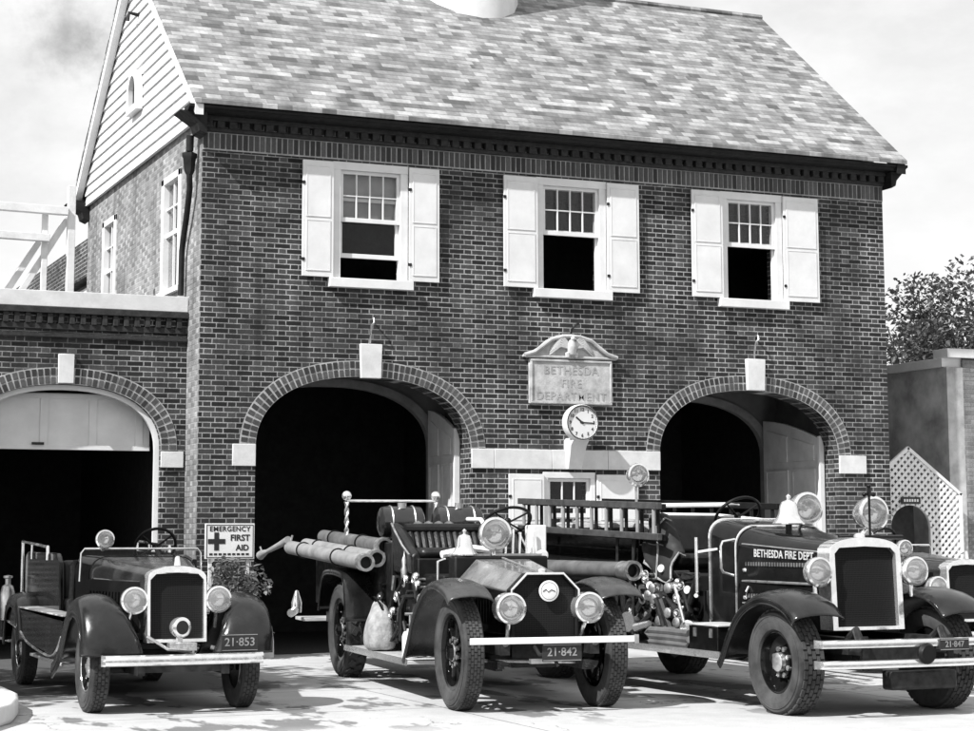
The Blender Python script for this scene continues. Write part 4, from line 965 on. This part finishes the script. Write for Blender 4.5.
for x0, L in ((-.6, .5), (.0, .55)):
    o = MB(); o.lathe([(.0, 0), (.1, .01), (.155, .04), (.165, .09), (.165, L-.09), (.155, L-.04), (.1, L-.01), (0, L)], (x0, 3.15, 1.66), (1, 0, 0), 28); tk = o.build('chemical_tank', 'gloss', v)
    for q in (.13, L-.13): MB().torus((x0+q, 3.15, 1.66), (1, 0, 0), .167, .009, 28, 6).build('tank_band', 'brushed', tk)
    MB().tube([(x0+L/2, 3.1, 1.8), (x0+L/2, 3.1, 1.86)], [.045, .05], 12).build('filler_cap', 'brushed', tk)
o = MB()
for i in range(4): o.torus((-.28+.11*i, 2.72, 1.52), (1, .1, 0), .11, .04, 22, 8)
o.build('coiled_hose', 'hosemid', v)['kind'] = 'stuff'
o = MB(); o.tube([(.1, 1.2, 1.36), (.3, 2.4, 1.68), (.4, 4.0, 1.7)], .022, 8); o.tube([(-.5, 1.1, 1.34), (-.2, 1.15, 1.4), (.1, 1.1, 1.36)], .035, 8); o.build('hand_tool', 'greywood', v)['kind'] = 'stuff'
# hose body and railing
o = MB(); o.box(-.56, .56, 3.02, 6.3, .72, 1.3); o.box(-.6, -.55, 3.02, 6.3, 1.3, 1.42); o.box(.55, .6, 3.02, 6.3, 1.3, 1.42); o.build('hose_bed', 'satin', v, bevel=.01)
for x in (-.66, .36):
    o = MB()
    for tw in (0, math.pi): o.tube([(x+.016*math.cos(tw+q*1.3), 4.3+.016*math.sin(tw+q*1.3), 1.35+.045*q) for q in range(13)], .014, 6)
    o.build('rail_post', 'brushed', v)
o = MB(); o.tube([(-.66, 4.3, 1.9), (.36, 4.3, 1.9)], .014, 10); ro = o.build('cross_rail', 'chrome', v)
for x in (-.66, .36): MB().ball((x, 4.3, 1.955), .055).build('ball_finial', 'chrome', ro)
o = MB(); 
for i in range(16):
    rx = rnd.uniform(-.5, .5); o.tube([(rx, 3.4, 1.33+rnd.uniform(0, .08)), (rx+rnd.uniform(-.06, .06), 4.6, 1.36+rnd.uniform(0, .07)), (rx, 6.2, 1.34+rnd.uniform(0, .05))], .045, 8)
o.build('folded_hose', 'hose', v)['kind'] = 'stuff'
o = MB(); o.box(-.7, .7, 6.3, 6.8, .5, .54); o.build('rear_step', 'board', v, bevel=.005)
o = MB(); o.lathe([(.06, 0), (.065, .12), (.04, .2), (.02, .26), (0, .27)], (-.78, 6.35, .6), (0, 0, 1), 14); o.tube([(-.78, 6.35, .64), (-.88, 6.2, .6)], [.045, .05], 10); o.build('tail_lamp', 'chrome', v)
# pump works on the running board side
o = MB(); o.box(-.5, .5, 1.05, 1.95, .6, 1.15); o.build('pump_casing', 'satin', v, bevel=.02)
for nm, mt, cnt, sd in (('pipework', 'iron', 26, 4), ('valve', 'brushed', 14, 8)):
    rr = random.Random(sd); o = MB()
    for i in range(cnt):
        y, z = rr.uniform(1.3, 2.9), rr.uniform(.55, 1.12); x = -.56-rr.uniform(0, .08)
        if nm == 'valve':
            o.torus((x-.05, y, z), (1, 0, 0), .045, .009, 14, 6); o.tube([(x-.05, y, z), (x+.08, y, z)], .012, 6); o.lathe([(.03, 0), (.04, .02), (.03, .05), (0, .05)], (x, y, z+.03), (-1, 0, 0), 10)
        else: o.tube([(-.5, y, z), (x-.04, y, z), (x-.06, y+rr.uniform(-.2, .2), z-.12), (x-.02, y+rr.uniform(-.3, .3), .5)], rr.uniform(.015, .035), 8)
    o.build(nm, mt, v)['kind'] = 'stuff'
o = MB(); o.lathe([(.03, 0), (.04, .1), (.025, .14), (.03, .2), (.012, .24), (.0, .3)], (-.62, 2.0, 1.08), (0, 0, 1), 12); o.build('oil_can', 'brushed', v)
M2 = Matrix.Translation(E2) @ Matrix.Rotation(Z2, 4, 'Z')
def on2(name, label, cat, p, group=None): return thing(name, label, cat, M2 @ Vector(p), Z2, group)
for x, z, y0, y1, lab, mt in ((-.86, 1.26, 2.62, 6.35, 'pale rubber suction hose, outermost of three on the side of the middle engine', 'hose'), (-.72, 1.3, 2.72, 6.1, 'suction hose with dark open end, middle one of three on the middle engine', 'hose'), (-.62, 1.42, 2.8, 5.6, 'darker suction hose, uppermost of three on the side of the middle engine', 'hosemid')):
    t = on2('suction_hose', lab, 'hose', (x, y0, z), 'suction hoses on the middle engine'); L = y1-y0; t.rotation_euler.x = .034; t.location.z -= .012
    MB().lathe([(.062, -.001), (.08, 0), (.08, L), (.0, L)], (0, 0, 0), (0, 1, 0), 20, False).build('tube', mt, t)
    MB().lathe([(.062, -.03), (.09, -.03), (.09, .1), (.08, .11)], (0, 0, 0), (0, 1, 0), 20, False).build('coupling', 'brushed', t); MB().lathe([(.063, .05), (0, .05)], (0, 0, 0), (0, 1, 0), 20, False).build('mouth', 'signblack', t)
    for q in (L*.33, L*.8): MB().torus((0, q, 0), (0, 1, 0), .084, .012, 20, 6).build('strap', 'satin', t)
t = on2('hose_nozzle', 'pale tapered playpipe nozzle with two handles sticking out behind the suction hoses', 'nozzle', (-.9, 6.3, 1.36))
MB().tube([(0, 0, .1), (-.05, .3, .04), (-.13, .66, -.04), (-.16, .8, -.07), (-.17, .87, -.09)], [.05, .036, .026, .05, .055], 12).build('pipe', 'hose', t)
o = MB(); o.tube([(0, .1, .03), (.02, .12, .14)], .012, 6); o.tube([(.02, .02, .03), (.05, 0, .16)], .012, 6); o.tube([(-.15, .82, -.08), (-.18, .84, .02)], .012, 6); o.build('handle', 'brushed', t)
t = on2('canvas_bag', 'slumped pale canvas bag standing on the running board of the middle engine', 'bag', (-.72, 2.55, .372))
rr = random.Random(5); rg = []
for zz, a, b in ((0, .12, .2), (.04, .16, .25), (.15, .17, .26), (.28, .14, .24), (.36, .1, .2), (.42, .08, .16), (.46, .04, .12)):
    rg.append([(a*math.cos(q)*(1+rr.uniform(-.1, .1)), b*math.sin(q)*(1+rr.uniform(-.1, .1)), zz+rr.uniform(-.015, .015)+(.06*math.sin(q) if zz > .3 else 0)) for q in [2*math.pi*i/16 for i in range(16)]])
MB().loft(rg).build('sack', 'canvas', t, sub=2, smooth=180)
MB().tube([(0, -.1, .4), (-.05, -.04, .52), (-.05, .06, .53), (0, .1, .42)], .012, 6).build('strap', 'satin', t)
t = on2('hand_extinguisher', 'small pale pump extinguisher with a plunger on the running board by the front fender', 'extinguisher', (-.74, 1.35, .372))
MB().lathe([(.07, 0), (.075, .01), (.075, .2), (.06, .24), (.03, .25), (.03, .27), (0, .27)], (0, 0, 0), (0, 0, 1), 20).build('canister', 'stone', t); MB().tube([(0, 0, .26), (0, 0, .4)], .01, 8).build('plunger', 'brushed', t); MB().tube([(-.05, 0, .41), (.05, 0, .41)], .012, 8).build('handle', 'brushed', t)

# ------------------------------------------------------------------ right engine: bright shell, double bumper, ladders
E3 = (3.6, -9.1, 0)
v = thing('fire_engine', 'large fire engine with bright radiator shell, double bumper and two big searchlights', 'fire engine', E3, 0, 'vintage fire engines')
o = MB(); o.box(-.48, -.38, -.5, 6.6, .52, .66); o.box(.38, .48, -.5, 6.6, .52, .66); o.box(-.38, .38, -.4, 2.8, .42, .6); o.tube([(-.7, 0, .45), (.7, 0, .45)], .05, 8); o.tube([(-.7, 4.6, .45), (.7, 4.6, .45)], .08, 8); o.box(-.38, .38, -.52, -.42, .4, .62)
for s in (-1, 1): 
    o.tube([(s*.43, -.4, .62), (s*.43, -.55, .72), (s*.43, -.62, .6)], .04, 8)
o.build('frame', 'iron', v, smooth=30)
for s in (-1, 1):
    wheel(v, s*.78, 0, .44, .26, .27, 'bolt', s, 5, 34, .016, .8)
    wheel(v, s*.78, 4.6, .44, .3, .27, 'bolt', s, 5, 34, .016, .8)
    fender(v, smoothpath([(-.5, .82), (-.36, .93), (-.12, 1.0), (.15, .99), (.42, .87), (.62, .66), (.74, .47), (.8, .4)]), s*.5, s*1.0, .05, .07, 'fenderblack')
    fender(v, smoothpath([(4.0, .5), (4.12, .9), (4.35, 1.02), (4.9, 1.02), (5.1, .88), (5.2, .5)]), s*.6, s*1.0, .02, .06, 'fenderblack')
    b = MB().box(s*.76-.2, s*.76+.2, .8, 4.0, .435, .47).build('running_board', 'satin', v, bevel=.006); MB().box(s*.963-.006, s*.963+.006, .8, 4.0, .42, .485).build('edge_strip', 'chrome', b)
radiator(v, -.12, .315, .055, .7, 1.41, .09, .2)
MB().lathe([(.05, 0), (.05, .02), (.03, .035), (0, .04)], (0, -.0, 1.5), (0, 0, 1), 16).build('filler_cap', 'chrome', v)
rg = [[(a, y, b) for a, b in rounded(hw, .68, zt, rc, 8)] for y, hw, zt, rc in ((.05, .355, 1.475, .2), (.5, .39, 1.5, .2), (1.0, .45, 1.55, .2), (1.25, .49, 1.59, .19))]
hd = MB().loft(rg).build('hood', 'enamel', v, smooth=35)
for s in (-1, 1):
    def hs(q, z, e=.0): return (s*(.366+q*.105+e), .1+q*1.1, z)
    lv = MB()
    for row, (za, zb) in enumerate(((1.24, 1.275), (.95, .985))):
        for i in range(26):
            q = .04+i*.036; a = hs(q, za); b = hs(q+.017, zb, .012); lv.loft([[hs(q, za), hs(q, za, .013), hs(q, zb, .013), hs(q, zb)], [hs(q+.02, za), hs(q+.02, za, .004), hs(q+.02, zb, .004), hs(q+.02, zb)]])
    lv.build('louvre', 'brushed', hd, smooth=0)['kind'] = 'stuff'
    o = MB(); o.tube([hs(0, 1.09, .004), hs(1, 1.1, .004)], .012, 6); o.tube([hs(0, 1.375, .0), hs(1, 1.44, .002)], .007, 6); o.tube([hs(.02, .9, .004), hs(1, .9, .004)], .01, 6); o.build('hood_trim', 'brushed', hd)
def hl(a, b, t):
    q = .43 - a/1.1
    return (-(.366+q*.105+.006+t), .1+q*1.1, 1.3+b+q*.03)
o = MB(); o.text('BETHESDA FIRE DEPT.', .098, hl, .004, bold=.0015, sx=.88, space=1.06); o.build('lettering', 'gold', hd, smooth=0)
o = MB(); [o.lathe([(.02, 0), (.015, .02), (0, .025)], (-.475, 1.15, z), (-1, 0, 0), 8) for z in (.95, 1.2)]; o.tube([(-.47, 1.1, 1.05), (-.5, 1.1, 1.0)], .012, 6); o.build('hood_latch', 'chrome', hd)
# cowl with bright edge
cw = MB().loft([[(a, y, b) for a, b in rounded(hw, .6, zt, rc, 8)] for y, hw, zt, rc in ((1.26, .5, 1.6, .19), (1.55, .56, 1.66, .17), (1.62, .57, 1.66, .16))]).build('cowl', 'enamel', v, smooth=35)
o = MB(); o.tube([(a, 1.27, b) for a, b in rounded(.5, .7, 1.603, .19, 8)], .012, 6); o.tube([(a, 1.62, b) for a, b in rounded(.575, .7, 1.665, .16, 8)], .016, 6); o.build('cowl_bead', 'chrome', cw)
for s in (-1, 1): lamp(v, (s*.5, -.12, 1.205), .128, depth=.19, bullet=.35, stem=(s*.5, -.05, .98), glass='fluted')
lamp(v, (.12, 1.0, 1.76), .16, 'searchlight', .22, bullet=.5, stem=(.12, 1.15, 1.58)); lamp(v, (.66, .72, 1.72), .16, 'searchlight', .22, bullet=.5, stem=(.5, .85, 1.4))
bell(v, (-.12, .95, 1.62), .28, .15)
o = MB(); o.tube([(.46, .5, 1.45), (.46, .5, 1.9)], .012, 8); [o.ball(p, .022) for p in ((.46, .5, 1.965), (.41, .5, 1.89), (.51, .5, 1.89))]; o.tube([(.41, .5, 1.89), (.51, .5, 1.89)], .012, 6); o.tube([(.46, .5, 1.88), (.46, .5, 1.95)], .022, 8); o.build('marker_pole', 'black', v)
o = MB(); o.tube([(.2, .62, 1.5), (.9, .62, 1.5)], .02, 8); o.build('lamp_bar', 'black', v)
bb = MB(); 
for z in (.62, .45): bb.loft([[(x, y+dy, z+dz) for dy, dz in ((0, -.035), (-.03, -.03), (-.036, 0), (-.03, .03), (0, .035))] for x, y in ((-.87, -.58), (-.85, -.66), (-.5, -.7), (.5, -.7), (.85, -.66), (.87, -.58))])
bo = bb.build('bumper', 'chrome', v, smooth=40)
[MB().tube([(s*.43, -.45, .55), (s*.43, -.67, .55)], .035, 8).box(s*.43-.03, s*.43+.03, -.68, -.665, .4, .68).build('bracket', 'iron', bo) for s in (-1, 1)]
o = MB(); o.lathe([(.085, 0), (.09, .02), (.07, .05), (0, .055)], (.13, -.74, .53), (0, -1, 0), 22); o.build('tow_eye', 'satin', v)
plate_tag(v, (.42, -.745, .6), .3, .1, '21·847', sz=.07); o = MB(); o.box(-.12, .55, -.6, -.45, .22, .38); o.build('front_pump', 'iron', v, bevel=.02)
o = MB()
for i in range(5): o.lathe([(.1, 0), (.19, .0), (.2, .03), (.2, .08), (.19, .11), (.1, .11)], (-.3+.02*i, 3.3+.52*i, 1.5+.03*(i % 2)), (.15, .1, 1), 22, False); [o.torus((-.3+.02*i, 3.3+.52*i, 1.53+.03*(i % 2)+.04*q), (.15, .1, 1), .15+.0*q, .03, 22, 6) for q in range(3)]
o.build('coiled_line', 'canvas', v)['kind'] = 'stuff'
o = MB(); o.tube([(.1, 1.75, 1.66), (.3, 3.0, 1.72), (.3, 4.2, 1.74)], .022, 8); o.build('canopy_roll', 'greywood', v)
# driving place, pump works
steering(v, (.08, 2.2, 1.71), .24, R(42))
MB().box(-.6, .6, 1.64, 1.72, .66, 1.0).build('dash_panel', 'satin', v, bevel=.01)
o = MB(); o.box(-.56, .56, 2.35, 2.85, .7, 1.2); o.build('seat_box', 'satin', v, bevel=.015)
MB().box(-.54, .54, 2.3, 2.8, 1.2, 1.34).build('seat', 'leather', v, bevel=.045); MB().obox((0, 2.86, 1.52), (1.08, .13, .4), (R(-10), 0, 0)).build('seat_back', 'leather', v, bevel=.05)
o = MB(); o.tube([(-.57, 1.2, 1.15), (-.68, 1.2, 1.18), (-.7, 1.2, 1.22), (-.7, 1.2, 1.42), (-.68, 1.2, 1.46), (-.55, 1.2, 1.48)], .013, 8); o.build('grab_handle', 'chrome', v)
o = MB(); o.tube([(-.72, 1.62, .95), (-.72, 1.62, 1.5)], .018, 8); o.tube([(-.72, 1.62, 1.36), (-.5, 1.5, 1.4)], .014, 8); o.tube([(-.72, 1.62, .98), (-.8, 1.5, .96)], .02, 8); o.tube([(-.78, 1.95, 1.05), (-.82, 1.7, .7)], .016, 8); o.build('lever', 'chrome', v)
o = MB(); o.box(-.52, .52, 1.7, 3.0, .6, 1.15); o.build('pump_casing', 'satin', v, bevel=.02)
for nm, mt, cnt, sd in (('pipework', 'iron', 44, 14), ('valve', 'chrome', 22, 18), ('coupling', 'brushed', 14, 33), ('gauge', 'dial', 7, 51)):
    rr = random.Random(sd); o = MB()
    for i in range(cnt):
        y, z = rr.uniform(1.85, 3.0), rr.uniform(.66, 1.2); x = -.58-rr.uniform(0, .12)
        if nm == 'gauge': o.lathe([(.036, 0), (.04, .015), (.036, .025), (0, .024)], (x-.03, y, z*.5+.6), (-1, -.4, .1), 14)
        elif nm == 'valve': o.torus((x-.05, y, z), (1, .3, 0), .038, .009, 14, 6); o.tube([(x-.05, y, z), (x+.1, y, z)], .013, 6); o.ball((x-.06, y, z), .022, 10)
        elif nm == 'coupling': o.lathe([(.05, 0), (.055, .03), (.045, .05), (.05, .07), (.05, .09), (.03, .1), (0, .1)], (x+.02, y, z), (-1, -.3, 0), 12)
        else: o.tube([(-.5, y, z), (x-.02, y, z), (x-.04, y+rr.uniform(-.3, .3), z+rr.uniform(-.2, .1)), (x, y+rr.uniform(-.3, .3), .6)], rr.uniform(.018, .045), 8)
    o.build(nm, mt, v)['kind'] = 'stuff'
MB().lathe([(.06, 0), (.075, .02), (.08, .12), (.09, .14), (.09, .2), (.07, .21), (.0, .19)], (-.62, 1.75, .62), (-1, -.4, .1), 18).build('hose_outlet', 'chrome', v)
MB().lathe([(.08, 0), (.09, .02), (.1, .1), (.1, .14), (.0, .14)], (-.66, 2.95, .66), (-1, -.3, 0), 18).build('hose_outlet', 'chrome', v)
tb = MB().box(-.95, -.58, .86, 1.38, .472, .7).build('tool_box', 'black', v, bevel=.01); [MB().box(-.957, -.9505, q, q+.05, .6, .68).build('latch', 'brushed', tb) for q in (.95, 1.24)]; MB().box(-.955, -.575, .84, 1.42, .702, .718).build('lid', 'board', tb, bevel=.004)
o = MB(); o.box(-.6, .6, 3.05, 6.6, .66, 1.4); o.box(-.6, -.56, 3.05, 6.6, 1.4, 1.6); o.build('hose_bed', 'enamel', v, bevel=.015)
o = MB(); [o.tube([(-.76, y, .5), (-.74, y, 1.5)], .018, 8) for y in (2.85, 3.2, 5.2)]; o.build('ladder_post', 'iron', v)['kind'] = 'stuff'
o = MB(); o.box(-.8, .8, 6.6, 7.1, .45, .49); o.build('rear_step', 'board', v, bevel=.005)
o = MB(); o.tube([(.22, 4.6, 1.4), (.22, 4.6, 2.08)], .016, 8); o.build('lamp_post', 'brushed', v); lamp(v, (.22, 4.55, 2.18), .13, 'rear_lamp', .14, bullet=.5)
o = MB()
for i in range(14):
    rx = rnd.uniform(-.5, .45); o.tube([(rx, 3.2, 1.45+rnd.uniform(0, .12)), (rx+.04, 4.8, 1.48+rnd.uniform(0, .1)), (rx, 6.4, 1.44+rnd.uniform(0, .08))], .05, 8)
o.build('folded_hose', 'hose', v)['kind'] = 'stuff'
def on3(name, label, cat, p, rz=0, group=None): return thing(name, label, cat, Vector(E3)+Vector(p), rz, group)
for x, z0, y0, y1, lab, mt in ((-.69, 1.49, 2.3, 5.6, 'second dark ladder nested behind the near ladder of the large engine', 'satin'), (-.82, 1.5, 2.15, 5.45, 'wooden ladder on edge along the near side of the large engine', 'varnish'), (.62, 1.5, 2.3, 6.2, 'wooden ladder on edge along the far side of the large engine', 'satin')):
    t = on3('ladder', lab, 'ladder', (x, y0, z0), 0, 'ladders on the large engine'); L = y1-y0
    dz = lambda y: .03*y-.03
    for zz in (0, .3): MB().loft([[(-.025, y, zz+dz(y)), (.025, y, zz+dz(y)), (.025, y, zz+dz(y)+.065), (-.025, y, zz+dz(y)+.065)] for y in (0, L)]).build('side_rail', 'satin' if zz == .0 and False else mt if zz else mt, t, bevel=.004)
    for i in range(10): yr = .12+i*(L-.24)/9; MB().tube([(0, yr, .05+dz(yr)), (0, yr, .31+dz(yr))], .02, 8).build('rung', 'hose' if mt == 'varnish' else mt, t)
t = on3('suction_hose', 'long grey suction hose with bright coupling hung under the ladder of the large engine', 'hose', (-.84, 2.72, 1.17)); L = 2.9
MB().lathe([(.065, -.001), (.085, 0), (.085, L), (0, L)], (0, 0, 0), (0, 1, 0), 20, False).build('tube', 'hosemid', t); MB().lathe([(.07, -.06), (.1, -.06), (.1, .02), (.09, .03), (.095, .18), (.085, .19)], (0, 0, 0), (0, 1, 0), 22, False).build('coupling', 'brushed', t); MB().lathe([(.066, .05), (0, .05)], (0, 0, 0), (0, 1, 0), 20, False).build('mouth', 'signblack', t)
t = on3('pike_pole', 'long pale pike pole lying on the top of the large engine', 'pole', (.1, 2.4, 1.82))
MB().tube([(0, 0, 0), (.1, 4.2, .04)], .024, 8).build('shaft', 'greywood', t); o = MB(); o.tube([(0, 0, 0), (0, -.18, 0)], [.024, .004], 8); o.tube([(0, -.06, 0), (.06, -.1, 0), (.07, -.04, 0)], .009, 6); o.build('hook', 'brushed', t)
t = on3('folded_hose_pack', 'flat folded canvas hose pack lying on the running board of the large engine', 'hose', (-.78, 1.5, .472))
o = MB()
for k_ in range(3): 
    z = .03+k_*.055; o.tube([(-.1, 0, z), (-.12, .35, z+.005), (-.1, .75, z)], .035, 8); o.tube([(.06, .02, z), (.07, .4, z), (.05, .74, z)], .035, 8)
o.tube([(-.1, 0, .03), (-.12, -.07, .06), (-.1, 0, .085)], .035, 8); o.tube([(-.1, .75, .085), (-.09, .84, .11), (-.1, .75, .14)], .035, 8)
o.build('hose', 'hosemid', t); MB().tube([(-.1, .78, .2), (-.14, .98, .15)], [.03, .045], 10).build('coupling', 'chrome', t)
t = on3('coat', 'dark fire coat with pale edges draped over the seat side of the large engine', 'coat', (-.58, 2.45, 1.2))
rg = []
for i, (yy, zt, zb) in enumerate(((-.28, .12, -.1), (-.16, .24, -.14), (-.02, .46, -.1), (.12, .55, -.02), (.24, .45, .05), (.3, .3, .1))):
    rg.append([(.06, yy, zt), (-.02, yy-.02, zt+.03), (-.08+.03*math.sin(i*2.1), yy, zt-.06), (-.1-.03*math.sin(i*1.7), yy, (zt+zb)/2), (-.12+.03*math.sin(i*2.9), yy-.03, zb)])
MB().loft(rg, False, False).build('cloth', 'cloth', t, sub=2, smooth=180, solid=.02)
o = MB(); o.tube([r[4] for r in rg], .013, 6); o.tube([Vector(p)+Vector((-.015, 0, 0)) for p in rg[0]], .011, 6); o.tube([Vector(p)+Vector((-.02, 0, 0)) for p in rg[2]], .01, 6); o.build('trim', 'canvas', t)
